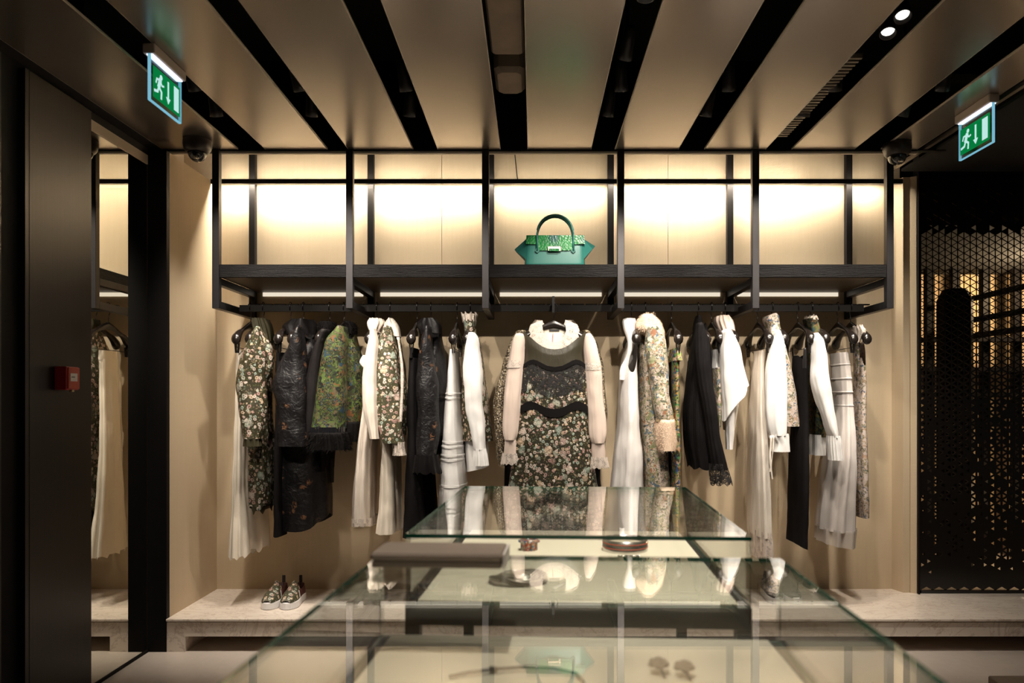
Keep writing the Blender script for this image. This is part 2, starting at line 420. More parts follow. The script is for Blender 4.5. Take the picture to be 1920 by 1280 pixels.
def tag(o, label=None, cat=None, group=None, kind=None):
    if label: o['label'] = label
    if cat: o['category'] = cat
    if group: o['group'] = group
    if kind: o['kind'] = kind
    return o
def thing(name, label, cat, loc, group=None, rz=0.0):
    o = bpy.data.objects.new(name, None); COL.objects.link(o)
    o.empty_display_size = 0.05
    o.location = loc; o.rotation_euler = (0, 0, rz)
    return tag(o, label, cat, group)
def struct(name, mb, mat, smooth=False):
    o = mb.build(name, mat, None, smooth)
    o['kind'] = 'structure'
    return o
def clone(root, loc):
    def cp(o, par):
        c = o.copy(); COL.objects.link(c); c.parent = par
        for ch in [x for x in bpy.data.objects if x.parent == o]: cp(ch, c)
        return c
    r = cp(root, None); r.location = loc
    return r

# ================================================================ room shell
def build_room():
    struct('floor', MB().box((-4, -3, -0.08), (5.5, 7.5, 0)), 'floor_stone')
    # back wall: dark backing with three fabric panels, hairline joints between them
    b = struct('wall_back', MB().box((-2.3, YW, 0), (2.12, YW + 0.12, 3.3)), 'seam')
    xs = [-2.3, (829 - CX) * YW / F, (1252 - CX) * YW / F, 2.12]
    for a, c in zip(xs, xs[1:]):
        MB().box((a + 0.0012, YW - 0.012, 0.0), (c - 0.0012, YW, 3.2)).build('panel', 'wall_fabric', b)
    # left wall panel with recessed frieze above
    wl = struct('wall_left', MB().box((-2.02, YB + 0.03, 0), (XL, YW - 0.013, EYE + 1.25)), 'wall_fabric')
    MB().box((-2.12, YB + 0.03, EYE + 1.25), (-2.02, YW - 0.013, 3.2)).build('frieze', 'wall_fabric', wl)
    # black post at the end of the left wall, facing the room
    struct('trim_1', MB().box((XM, YB - 0.002, 0), (XL + 0.001, YB + 0.029, ZC - 0.03)), 'black_post')
    # dark timber wall towards the camera, in boards
    wd = struct('wall_dark', MB().box((-2.06, -3, 0), (-1.95, 3.27, 3.2)), 'void_black')
    ys = [3.275, 2.87, 2.845, 2.72, 1.9, 1.0, 0.1, -1.0, -2.0, -3.0]
    for y1, y0 in zip(ys, ys[1:]):
        if abs(y1 - 2.845) < 1e-6: continue
        MB().box((-1.95, y0 + 0.004, 0), (XM + 0.004, y1, ZC - 0.02)).build('board', 'dark_wood_wall', wd)
    # mirror set in that wall
    mr = struct('mirror_panel', MB().box((XM - 0.02, 3.275, 0.012), (XM, YB - 0.004, EYE + 1.18)), 'mirror_glass')
    MB().box((XM - 0.02, 3.275, 0), (XM + 0.006, YB - 0.004, 0.012)).build('bottom_rail', 'black_post', mr)
    MB().box((XM - 0.02, 3.275, EYE + 1.18), (XM + 0.004, YB - 0.004, EYE + 1.225)).build('top_rail', 'beige_trim', mr)
    MB().box((XM - 0.02, 3.275, EYE + 1.225), (XM + 0.004, YB - 0.004, ZC - 0.02)).build('header', 'black_post', mr)
    # right return wall, in two splayed faces
    wr = struct('wall_right', MB().prism([(2.068, YW), (2.075, YW - 0.02), (2.098, 4.275), (2.135, 4.275), (2.135, YW)], 'z', ZBENCH, EYE + 1.27), 'wall_fabric')
    MB().prism([(2.137, YW), (2.137, 4.27), (2.162, 4.255), (2.166, 4.255), (2.166, YW)], 'z', ZBENCH, EYE + 1.27).build('pilaster', 'wall_fabric', wr)
    MB().box((2.166, 4.235, ZBENCH), (2.174, 4.30, ZC + 0.1)).build('edge_strip', 'black_post', wr)
    # stone bench running along the wall
    bn = struct('stone_bench', MB().box((XL, YB - 0.008, ZBENCH - 0.012), (5.0, YW - 0.012, ZBENCH), bev=0.002), 'marble')
    MB().box((XL, YB + 0.004, ZBENCH - 0.018), (5.0, YW - 0.02, ZBENCH - 0.012)).build('shadow_gap', 'seam', bn)
    MB().box((XL, YB, ZBENCH - 0.088), (5.0, YB + 0.20, ZBENCH - 0.018)).build('apron', 'marble', bn)
    MB().box((XL, YB, 0), (XL + 0.093, YB + 0.30, ZBENCH - 0.088)).build('foot', 'marble', bn)
    MB().box((XL, YB + 0.30, 0), (5.0, YB + 0.34, ZBENCH - 0.018)).build('riser', 'beige_trim', bn)
    # ceiling: black void with satin metal panels and open slots between them
    c = struct('ceiling', MB().box((-2.3, -3, ZC + 0.45), (5.5, 7.5, ZC + 0.5)), 'void_black')
    lefts = [-1.885, -1.362, -0.94, -0.485, -0.027, 0.417, 0.872, 1.316, 1.771]
    rights = [-1.504, -1.049, -0.613, -0.169, 0.292, 0.736, 1.18, 1.63, 1.95]
    for a, d in zip(lefts, rights):
        m = MB()
        m.box((a, -2.5, ZC), (d, YF - 0.004, ZC + 0.014))
        o = m.build('panel', ['ceiling_metal'], c)
        MB().box((a - 0.0025, -2.5, ZC + 0.001), (a, YF - 0.004, ZC + 0.009)).build('panel_lip', 'panel_edge', c)
        MB().box((d, -2.5, ZC + 0.001), (d + 0.0025, YF - 0.004, ZC + 0.009)).build('panel_lip', 'panel_edge', c)
    MB().box((-2.3, -3, ZC + 0.002), (-1.889, YF + 0.03, ZC + 0.016)).build('slot_cover', 'void_black', c)
    MB().box((1.985, -2.5, ZC), (2.005, 4.2, ZC + 0.014)).build('slot_trim', 'ceiling_metal', c)
    MB().box((2.05, -2.5, ZC), (5.5, 4.2, ZC + 0.014)).build('slot_cover', 'void_black', c)
    MB().box((-2.1, YF + 0.006, ZC - 0.016), (1.96, YF + 0.024, ZC - 0.006)).build('end_trim', 'panel_edge', c)
    MB().box((-2.1, YF - 0.003, ZC - 0.004), (2.1, YF + 0.03, ZC + 0.45)).build('end_beam', 'black_post', c)
    MB().box((-2.2, YF + 0.03, ZC + 0.22), (2.2, YW, ZC + 0.25)).build('cove_top', 'duct_board', c)
    # far back of the shop, behind the camera, and the far right wall
    struct('wall_front', MB().box((-4, -3.1, 0), (5.5, -3.0, 3.3)), 'dark_wood_wall')
build_room()

# ================================================================ perforated screen and the room behind it
def build_screen():
    x0, x1, z0, z1, y = 2.176, 3.05, ZBENCH + 0.004, ZC - 0.02, 4.262
    s = thing('perforated_screen', 'tall black screen pierced with triangular holes on the stone bench', 'screen', ((x0 + x1) / 2, y, z0))
    a = 0.041; cw = a * math.sqrt(3) / 2
    m = MB(); rnd = random.Random(3)
    nc = int((x1 - x0 - 0.02) / cw); nr = int((z1 - z0 - 0.02) / (a / 2))
    X0 = x0 + 0.012; Z0 = z0 + 0.012
    vid = {}
    def V(p):
        k = (round(p[0], 5), round(p[1], 5))
        if k not in vid:
            vid[k] = len(m.v); m.v.append(Vector((p[0], y, p[1])))
        return vid[k]
    for c in range(nc):
        for r in range(nr - 1):
            xl = X0 + c * cw; xr = xl + cw; zz = Z0 + r * a / 2
            if (c + r) % 2 == 0: tri = [(xl, zz), (xr, zz + a / 2), (xl, zz + a)]
            else: tri = [(xr, zz), (xr, zz + a), (xl, zz + a / 2)]
            h = (zz - z0) / (z1 - z0)
            if h > 0.60: sc_, pr = 0.84, 1.0
            elif h > 0.46: sc_, pr = 0.84 - (0.60 - h) * 2.0, 1.0
            elif h > 0.33: sc_, pr = 0.50, 0.75
            elif h > 0.05: sc_, pr = 0.56, 0.22 + (h - 0.05) * 1.3
            else: sc_, pr = 0.5, (0.05 if h > 0.02 else 0.0)
            if h > 0.86: pr = 0.3
            cx_ = sum(p[0] for p in tri) / 3; cz_ = sum(p[1] for p in tri) / 3
            o = [V(p) for p in tri]
            if rnd.random() < pr:
                q = [V((cx_ + (p[0] - cx_) * sc_, cz_ + (p[1] - cz_) * sc_)) for p in tri]
                for i in range(3):
                    j = (i + 1) % 3
                    m.f.append((o[i], o[j], q[j], q[i])); m.mi.append(0)
            else:
                m.f.append(tuple(o)); m.mi.append(0)
    o = m.build('lattice', 'screen_black', s)
    md = o.modifiers.new('thickness', 'SOLIDIFY'); md.thickness = 0.005
    f = MB()
    f.box((x0, y - 0.008, z0), (x0 + 0.014, y + 0.008, z1))
    f.build('frame_stile', 'screen_black', s)
    MB().box((x1 - 0.014, y - 0.008, z0), (x1, y + 0.008, z1)).build('frame_stile', 'screen_black', s)
    MB().box((x0, y - 0.008, z0 - 0.003), (x1, y + 0.008, z0 + 0.014)).build('frame_rail', 'screen_black', s)
    MB().box((x0, y - 0.008, z1 - 0.014), (x1, y + 0.008, z1 + 0.02)).build('frame_rail', 'screen_black', s)
    # room behind: a warm lit wall with dark shelving in front of it
    fw = struct('wall_far', MB().box((2.0, 6.3, 0), (5.5, 6.4, 3.2)), 'far_wall')
    struct('wall_side', MB().box((2.14, 4.5, 0), (2.2, 6.3, 3.2)), 'void_black')
    struct('bulkhead', MB().box((2.2, 4.5, 2.30), (5.5, 6.25, 3.2)), 'void_black')  # added black block that keeps the screen's upper holes dark
    L2 = thing('low_lamp', 'low warm lamp near the floor behind the pierced screen', 'lamp', (3.75, 5.55, 0))  # added light source to brighten the screen's lower holes
    MB().lathe([(0.06, 0.0), (0.06, 0.01), (0.012, 0.02), (0.012, 0.34), (0.05, 0.36), (0.03, 0.42)], (3.75, 5.55, 0), 16).build('stand', 'can_black', L2, True)
    l2 = bpy.data.lights.new('low_lamp_light', 'POINT'); l2.energy = 9; l2.color = (1, 0.72, 0.42); l2.shadow_soft_size = 0.04
    o2 = bpy.data.objects.new('low_lamp_light', l2); COL.objects.link(o2); o2.parent = L2; o2.location = (0, 0, 0.5)
    r = thing('far_rack', 'dark shelving rack glimpsed through the black pierced screen', 'rack', (3.6, 6.0, 0))
    for px in (1742, 1790, 1846, 1905):
        p = at(px, 752, 6.0); MB().box((p.x - 0.03, 5.97, 0), (p.x + 0.03, 6.03, 2.6)).build('post', 'black_post', r)
    for zz in (1.05, 1.28, 1.48, 1.72):
        MB().box((3.1, 5.90, zz), (5.0, 6.04, zz + 0.035)).build('shelf', 'black_post', r)
    for (za, zb) in ((2.02, 2.06), (1.86, 1.885), (1.74, 1.76)):
        m = MB(); m.tube([(3.30, 5.9, za), (3.46, 4.75, zb)], 0.022, 4); m.build('beam', 'black_post', r)
    p = at(1790, 640, 5.4)
    b = MB(); b.box((p.x - 0.1, 5.3, 1.0), (p.x + 0.1, 5.5, 2.05), bev=0.04)
    tag(b.build('tall_cabinet', 'black_post', None, origin=(p.x, 5.4, 1.0)), 'dark tall box standing behind the pierced screen', 'cabinet')
    bpy.data.objects['tall_cabinet'].location.z = 0.0
    bpy.data.objects['tall_cabinet'].scale.z = 2.05 / 1.05
    L = thing('wall_lamp', 'small warm lamp behind the pierced screen', 'lamp', (3.75, 5.6, 2.22))
    MB().lathe([(0.05, 0.0), (0.06, 0.05), (0.03, 0.12), (0.01, 0.125)], (3.75, 5.6, 2.17), 16).build('shade', 'can_black', L, True)
    ld = bpy.data.lights.new('wall_lamp_light', 'POINT'); ld.energy = 45; ld.color = (1, 0.72, 0.42); ld.shadow_soft_size = 0.05
    lo = bpy.data.objects.new('wall_lamp_light', ld); COL.objects.link(lo); lo.parent = L; lo.location = (0, 0, -0.1)
build_screen()

# ================================================================ display rack with shelf, rail and LED bar
def build_rack():
    fx = [406.5, 656.5, 910.5, 1163.5, 1415.5, 1666.5]
    X = [(p - CX) * YF / F for p in fx]
    yr = 4.335
    r = thing('display_rack', 'black metal wall rack with shelf, hanging rail and six bays of posts', 'rack', (0, yr, 0.0))
    h = 0.0175
    zb, zt = EYE + 0.4715, ZC - 0.005
    zs = EYE + 0.63                        # shelf underside
    for x in X:
        MB().box((x - h, YF - h, zb), (x + h, YF + h, zt), bev=0.0015).build('front_post', 'bronze_black', r)
        MB().box((x - h, yr - h, zb), (x + h, yr + h, EYE + 1.497), bev=0.0015).build('rear_post', 'rear_black', r)
        MB().box((x - h, YF + h, zb), (x + h, yr - h, zb + 0.038), bev=0.0015).build('lower_arm', 'bronze_black', r)
        MB().box((x - h, YF + h, zs - 0.036), (x + h, yr - h, zs - 0.001), bev=0.0015).build('shelf_arm', 'bronze_black', r)
    for a, b in zip(X, X[1:]):
        m = MB().box((a + h + 0.001, YF - 0.012, zs), (b - h - 0.001, YW - 0.017, zs + 0.065), bev=0.0012)
        MBo = m.build('shelf_plank', 'rough_black_wood', r)
        MB().box((a + h + 0.004, YF + 0.002, zs - 0.0016), (b - h - 0.004, YW - 0.02, zs)).build('underside', 'shelf_underside', MBo)
        MB().box((a + 0.05, YW - 0.0165, zs - 0.024), (b - 0.05, YW - 0.0125, zs - 0.002)).build('light_strip', 'led_soft', r)  # glowing band standing for the light on the wall under the shelf
    # hanging rail with notches along its top
    m = MB(); z0, z1 = EYE + 0.4875, EYE + 0.522
    m.box((X[0] + h, YR - 0.010, z0), (X[-1] - h, YR + 0.010, z1))
    x = X[0] + 0.06; k = 0
    while x < X[-1] - 0.05:
        m.box((x + 0.004, YR - 0.010, z1), (x + 0.066, YR + 0.010, z1 + 0.006)); x += 0.0705
    m.build('hanging_rail', 'rear_black', r)
    # light bar with LED strips on its hidden wall side
    yl = 4.275; z = EYE + (CY - 341) * yl / F
    bar = MB().box((XL + 0.004, yl - 0.016, z - 0.013), (2.09, yl + 0.006, z + 0.013), bev=0.002).build('light_bar', 'bronze_black', r)
    segs = [(-1.80, -0.62), (-0.60, -0.20), (-0.17, 0.40), (0.42, 0.50), (0.52, 1.55), (1.57, 2.0)]
    amp = [1.0, 0.72, 0.5, 0.72, 1.05, 0.45]
    for (a, b), g in zip(segs, amp):
        nm = 'led_%d' % int(g * 100)
        if nm not in M: emit(nm, (1.0, 0.91, 0.76), LED_DOWN * g)
        if nm + 'u' not in M: emit(nm + 'u', (1.0, 0.91, 0.76), LED_UP * g)
        d = MB(); d.add([(a, yl + 0.007, z + 0.0095), (b, yl + 0.007, z + 0.0095), (b, yl + 0.020, z + 0.0095), (a, yl + 0.020, z + 0.0095)], [(3, 2, 1, 0)])
        d.build('led_strip', nm, bar)
        u = MB(); u.add([(a, yl + 0.007, z + 0.0135), (b, yl + 0.007, z + 0.0135), (b, yl + 0.020, z + 0.0135), (a, yl + 0.020, z + 0.0135)], [(0, 1, 2, 3)])
        u.build('led_strip', nm + 'u', bar)
    MB().box((XL + 0.004, yl + 0.0058, z + 0.0098), (2.09, yl + 0.022, z + 0.0130)).build('bar_lip', 'bronze_black', bar)
    # thin black cable dropping behind the light bar
    m = MB(); p = [at(965, 286, 4.35), at(967, 305, 4.35), at(969, 325, 4.35), at(971, 340, 4.35)]
    m.tube(p, 0.0028, 6); tag(m.build('power_cable', 'wire_black', None, True), 'thin black cable dropping to the light bar above the green bag', 'cable')
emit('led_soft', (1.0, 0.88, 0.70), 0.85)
build_rack()

# ================================================================ spotlights in the ceiling slots
GAP = [-1.433, -0.995, -0.549, -0.098, 0.355, 0.804, 1.248, 1.70]
def spot(x, y, aim, label, power=1.0, angle=62, lit=False, zoff=0.06):
    loc = Vector((x, y, ZC + zoff)); aim = Vector(aim)
    t = thing('spotlight', label, 'spotlight', loc, 'track spotlights in the ceiling slots')
    d = (aim - loc).normalized(); q = d.to_track_quat('-Z', 'Y').to_matrix().to_4x4()
    m = MB().lathe([(0.014, 0.075), (0.022, 0.07), (0.024, 0.02), (0.027, -0.02), (0.029, -0.045), (0.025, -0.046), (0.022, -0.03)], (0, 0, 0), 20)
    m.xf(q).build('can', 'can_black', t, True, local=True)
    m = MB().lathe([(0.021, -0.029), (0.021, -0.031)], (0, 0, 0), 20); m.xf(q)
    m.build('lens', 'lamp_lit' if lit else 'lens_glass', t, local=True)
    MB().tube([(0, 0, 0.03), (0, 0.0, 0.16), (0, 0, 0.36)], 0.008, 8).build('bracket', 'can_black', t, local=True)
    ld = bpy.data.lights.new('spot_light', 'SPOT'); ld.energy = SPOT_W * power; ld.color = WARM
    ld.spot_size = math.radians(angle); ld.spot_blend = 0.7; ld.shadow_soft_size = 0.022
    lo = bpy.data.objects.new('spot_light', ld); COL.objects.link(lo); lo.parent = t
    lo.rotation_euler = q.to_euler(); lo.location = d * 0.05
    return t
def build_spots():
    def lab(k, where): return '%s black spotlight in the %s' % (where, k)
    names = ['slot beside the left exit sign', 'second slot from the left', 'third slot from the left', '', 'slot right of the centre panel', 'slot left of the metal grille', 'slot holding the metal grille', 'slot left of the right dome camera']
    aims = {0: (-1.45, -1.25), 1: (-1.2, -0.75), 2: (-0.75, -0.3), 4: (0.15, 0.45), 5: (0.6, 0.95), 6: (1.1, 1.45), 7: (1.45, 1.8)}
    for g, (a, b) in aims.items():
        spot(GAP[g] - 0.012, 3.42, (a, 4.08, 1.25), lab(names[g], 'rear'), 1.0)
        spot(GAP[g] + 0.012, 3.14, (b, 4.0, 1.0), lab(names[g], 'middle'), 0.7, 58)
        spot(GAP[g], 2.1, (0.5 * (a + b), 4.2, 1.45), lab(names[g], 'front'), 1.25, 40)  # added fill row above the view, lifting the shelf's shadow on the wall
    spot(0.355, 2.85, (0.1, 3.95, 1.25), 'black spotlight just behind the lit lamp right of the centre panel', 0.6)
    spot(0.355, 2.38, (0.32, 2.2, 0.2), 'brightly lit lamp right of the centre panel at the top edge', 0.5, 70, True, 0.035)
    spot(1.70, 2.35, (1.4, 2.6, 0.4), 'lit lamp in the slot near the right exit sign', 0.5, 70, True)
    spot(-0.098, 1.15, (0.06, 0.9, 0.8), 'black spotlight in the centre slot above the near glass case', 1.05, 62)  # added out of view to brighten the near case's tray
    spot(0.355, 1.75, (0.12, 1.95, 0.8), 'black spotlight right of the centre panel above the far glass case', 1.9, 50)  # added out of view for the far case's tray
    spot(1.25, 2.66, (0.9, 1.7, 0.3), 'bright lit lamp in the grille slot, first of two', 0.3, 70, True, 0.05)
    spot(1.245, 2.55, (1.0, 1.4, 0.3), 'bright lit lamp in the grille slot, second and nearer', 0.3, 70, True, 0.05)
    # things in the void above the slots
    t = tag(MB().box((-0.162, 2.3, ZC + 0.06), (-0.036, 2.92, ZC + 0.3), bev=0.01).build('air_duct', 'duct_board'), 'brown duct box above the centre ceiling slot', 'duct')
    t = tag(MB().box((-0.162, 3.06, ZC + 0.06), (-0.036, 3.30, ZC + 0.26), bev=0.02).build('air_duct', 'duct_board'), 'smaller brown duct box nearer the rack, above the centre slot', 'duct')
    g = thing('ceiling_grille', 'long perforated metal grille in the right ceiling slot', 'grille', (1.235, 3.2, ZC + 0.03))
    MB().box((1.185, 2.85, ZC + 0.036), (1.25, 3.72, ZC + 0.05)).build('backing', 'void_black', g)
    for i in range(29):
        yy = 2.86 + i * 0.03
        MB().box((1.185, yy, ZC + 0.022), (1.25, yy + 0.014, ZC + 0.036)).build('slat', 'grille_metal', g)
build_spots()

# ================================================================ exit signs, cameras, fire alarm
def build_signs():
    def sign(x, y0, y1, side, label):
        """side +1: pictogram faces +X, read with the near end on the left"""
        L = y1 - y0; zt = ZC - 0.035; zb = zt - 0.163
        t = thing('exit_sign', label, 'sign', (x, (y0 + y1) / 2, zb), 'green exit signs')
        MB().box((x - 0.022, y0 - 0.008, zt), (x + 0.022, y1 + 0.008, ZC), bev=0.003).build('housing', 'sign_housing', t)
        MB().box((x - 0.011, y0, zt - 0.004), (x + 0.011, y1, zt)).build('light_strip', 'sign_strip', t)
        MB().box((x - 0.005, y0, zb), (x + 0.005, y1, zt - 0.004)).build('plate', 'sign_glass', t)
        for a, b in (((x - 0.0055, y0 - 0.003, zb - 0.003), (x + 0.0055, y0, zt)), ((x - 0.0055, y1, zb - 0.003), (x + 0.0055, y1 + 0.003, zt)), ((x - 0.0055, y0 - 0.003, zb - 0.003), (x + 0.0055, y1 + 0.003, zb))):
            MB().box(a, b).build('glowing_edge', 'sign_edge', t)
        xf = x + side * 0.0065
        a0, a1 = y0 + 0.014, y1 - 0.012; c0, c1 = zb + 0.016, zt - 0.034
        MB().box((min(x + side * 0.005, xf), a0, c0), (max(x + side * 0.005, xf), a1, c1)).build('green_field', 'sign_green', t)
        Lf = a1 - a0; Hf = c1 - c0
        def q(u, v):      # u along reading direction 0..1, v up 0..1
            return (a0 + u * Lf if side > 0 else a1 - u * Lf, c0 + v * Hf)
        e0, e1 = sorted((xf, xf + side * 0.0012))
        man = MB()
        def limb(pts, wd):
            for (ua, va), (ub, vb) in zip(pts, pts[1:]):
                A = Vector(q(ua, va)); B = Vector(q(ub, vb)); d = (B - A); n = Vector((-d.y, d.x)).normalized() * wd * Hf / 2
                e = d.normalized() * wd * Hf * 0.3
                man.prism([tuple(A - e + n), tuple(B + e + n), tuple(B + e - n), tuple(A - e - n)], 'x', e0, e1)
        cc = q(0.275, 0.80); man.prism([(cc[0] + 0.082 * Hf * math.cos(i * math.pi / 6), cc[1] + 0.082 * Hf * math.sin(i * math.pi / 6)) for i in range(12)], 'x', e0, e1)
        limb([(0.24, 0.68), (0.19, 0.45)], 0.17)
        limb([(0.25, 0.66), (0.31, 0.55), (0.37, 0.58)], 0.06)
        limb([(0.22, 0.67), (0.12, 0.66), (0.09, 0.52)], 0.06)
        limb([(0.20, 0.44), (0.29, 0.33), (0.28, 0.12)], 0.085)
        limb([(0.19, 0.44), (0.15, 0.27), (0.04, 0.23)], 0.085)
        man.build('running_figure', 'sign_white', t)
        ar = MB(); ar.prism([q(0.515, 0.86), q(0.565, 0.86), q(0.565, 0.32), q(0.62, 0.32), q(0.54, 0.12), q(0.46, 0.32), q(0.515, 0.32)], 'x', e0, e1)
        ar.build('arrow', 'sign_white', t)
        dr = MB(); dr.prism([q(0.76, 0.90), q(0.94, 0.90), q(0.94, 0.10), q(0.76, 0.10)], 'x', e0, e1)
        dr.build('door_symbol', 'sign_white', t)
    sign(-1.375, 2.70, 2.93, 1, 'glowing green exit sign on the left ceiling panel')
    sign(1.918, 3.143, 3.385, -1, 'glowing green exit sign at upper right beside the black screen')
    def dome(x, y, label):
        t = thing('dome_camera', label, 'camera', (x, y, ZC - 0.115), 'ceiling dome cameras')
        MB().lathe([(0.055, 0), (0.066, -0.004), (0.067, -0.03), (0.062, -0.05), (0.052, -0.062), (0.046, -0.064)], (x, y, ZC), 28).build('housing', 'cam_body', t, True)
        pr = [(0.045 * math.cos(a), -0.062 - 0.048 * math.sin(a)) for a in [i * math.pi / 2 / 8 for i in range(9)]]
        pr[-1] = (0.001, pr[-1][1])
        MB().lathe(pr, (x, y, ZC), 24).build('glass_dome', 'cam_dome', t, True)
        MB().lathe([(0.012, 0), (0.014, -0.012), (0.010, -0.014)], (x + 0.006, y - 0.028, ZC - 0.088), 14, 'z').build('lens', 'lens_glass', t, True)
    dome(-1.645, 3.69, 'black dome camera on the ceiling above the beige left wall')
    dome(1.805, 3.74, 'black dome camera on the ceiling by the pierced screen')
    # fire call point on the dark wall
    x0 = XM + 0.004; y0, y1 = 3.02, 3.105; zc = EYE + (CY - 708.5) * 3.02 / F
    t = thing('fire_call_point', 'small red fire alarm box on the dark timber wall', 'alarm', (x0, 3.06, zc - 0.048))
    MB().box((x0, y0, zc - 0.047), (x0 + 0.05, y1, zc + 0.047), bev=0.003).build('case', 'alarm_red', t)
    MB().box((x0 + 0.0502, y0 + 0.006, zc - 0.042), (x0 + 0.055, y1 - 0.004, zc + 0.044), bev=0.002).build('front_plate', 'alarm_orange', t)
    f = MB().box((x0 + 0.0552, y0 + 0.018, zc - 0.012), (x0 + 0.0562, y1 - 0.022, zc + 0.020)).build('label_plate', 'label_white', t)
    for k in range(3):
        yy = y0 + 0.025 + k * 0.008
        MB().box((x0 + 0.0563, yy, zc + 0.002), (x0 + 0.0567, yy + 0.004, zc + 0.008)).build('print_mark', 'print_black', f)
    MB().box((x0 + 0.04, y0 + 0.03, zc - 0.055), (x0 + 0.054, y0 + 0.045, zc - 0.046)).build('key_tab', 'bead_gold', t)
    # low plinth on the right
    p = at(1852, 1266, 3.1)
    tag(MB().box((p.x, 2.6, 0), (p.x + 0.7, 3.1, p.z), bev=0.004).build('low_plinth', 'duct_board'), 'low brown plinth on the floor in the bottom right corner', 'plinth')
build_signs()
# ================================================================ garments
def interp(prof, y):
    """smooth lookup of (left, right) along an outline given as (y, left, right)"""
    if y <= prof[0][0]: return prof[0][1], prof[0][2]
    if y >= prof[-1][0]: return prof[-1][1], prof[-1][2]
    for k in range(len(prof) - 1):
        if prof[k][0] <= y <= prof[k + 1][0]: break
    p1, p2 = prof[k], prof[k + 1]
    p0 = prof[k - 1] if k > 0 else p1
    p3 = prof[k + 2] if k + 2 < len(prof) else p2
    h = p2[0] - p1[0]; t = (y - p1[0]) / h if h else 0
    out = []
    for i in (1, 2):
        m1 = (p2[i] - p0[i]) / max(1e-6, p2[0] - p0[0]) * h
        m2 = (p3[i] - p1[i]) / max(1e-6, p3[0] - p1[0]) * h
        t2, t3 = t * t, t * t * t
        out.append((2 * t3 - 3 * t2 + 1) * p1[i] + (t3 - 2 * t2 + t) * m1 + (-2 * t3 + 3 * t2) * p2[i] + (t3 - t2) * m2)
    return out
def lerp_list(L, t):
    if not isinstance(L, (list, tuple)): return L
    if t <= L[0][0]: return L[0][1]
    for (a, va), (b, vb) in zip(L, L[1:]):
        if t <= b: return va + (vb - va) * (t - a) / (b - a)
    return L[-1][1]
def shell(prof, Y, D, folds=(5, 0.06), wr=0.006, seed=0, top=None, bot=None, cap=True, nring=None, sq=0.85, tease=True, twist=0.0):
    """closed cloth tube of real depth: cross-sections across X and Y, lofted down an outline"""
    n, amp = folds
    nseg = max(40, int(n * 5)); y0, y1 = prof[0][0], prof[-1][0]
    nr = nring or max(8, min(46, int((y1 - y0) / 6)))
    ph = seed * 1.7; m = MB(); s = Y / F
    for j in range(nr + 1):
        t = j / nr
        for i in range(nseg):
            th = 2 * math.pi * i / nseg
            cx, sy = math.cos(th), math.sin(th)
            yt = y0 + (top(cx, sy) if top else 0); yb = y1 + (bot(cx, sy) if bot else 0)
            y = yt + (yb - yt) * t
            xl, xr = interp(prof, y)
            xc = ((xl + xr) / 2 - CX) * s; w = max(1.0, (xr - xl) / 2) * s
            d = lerp_list(D, t); tn = abs(xc) / Y
            if d * tn > 0.8 * w: d = 0.8 * w / tn
            B = math.sqrt(max(w * w - (d * tn) ** 2, (0.3 * w) ** 2))
            e = (0.25 + 0.75 * t) if tease else 1.0
            r = 1 + amp * e * (math.sin(n * th + ph + 1.1 * math.sin(2 * th + seed) + twist * t) + 0.4 * math.sin((n * 2 + 1) * th + ph * 2.3))
            sx = math.copysign(abs(cx) ** sq, cx)
            X = xc + B * sx * r; YY = Y + d * math.copysign(abs(sy) ** sq, sy) * r
            z = EYE + (CY - y) * s
            q = noise.noise(Vector((X * 11 + seed, YY * 11, z * 6))) * wr + noise.noise(Vector((X * 30, YY * 30 + seed, z * 16))) * wr * 0.4
            m.v.append(Vector((X + q * cx, YY + q * sy, z)))
    for j in range(nr):
        for i in range(nseg):
            k = (i + 1) % nseg
            m.f.append((j * nseg + i, (j + 1) * nseg + i, (j + 1) * nseg + k, j * nseg + k)); m.mi.append(0)
    if cap:
        c = sum((m.v[i] for i in range(nseg)), Vector()) / nseg
        m.v.append(c); ci = len(m.v) - 1
        for i in range(nseg):
            m.f.append((ci, i, (i + 1) % nseg)); m.mi.append(0)
    return m
def fur(m, count, length, seed=1, wd=0.0011, droop=0.5):
    rnd = random.Random(seed); base = list(m.f); vs = m.v
    c = sum(vs, Vector()) / len(vs)
    for _ in range(count):
        f = rnd.choice(base)
        a, b, d = vs[f[0]], vs[f[1]], vs[f[2]]
        u, v = rnd.random(), rnd.random()
        p = a + (b - a) * u + (d - a) * v * 0.6
        n = (b - a).cross(d - a)
        if n.length < 1e-12: continue
        n.normalize()
        if n.dot(p - c) < 0: n = -n
        g = (n * 0.8 + Vector((0, 0, -droop)) + Vector((rnd.uniform(-.4, .4), rnd.uniform(-.4, .4), rnd.uniform(-.3, .3)))).normalized() * length * rnd.uniform(0.6, 1.2)
        s = g.cross(Vector((0.3, 1, 0.2))).normalized() * wd
        m.add([p - s, p + s, p + g], [(0, 1, 2)])
    return m
def slope(v): return lambda cx, sy: v * abs(sy)
def scallop(n, a): return lambda cx, sy: a * abs(math.sin(n * math.atan2(sy, cx)))
def tips(n, a): return lambda cx, sy: a * max(0.0, math.sin(n * math.atan2(sy, cx)))

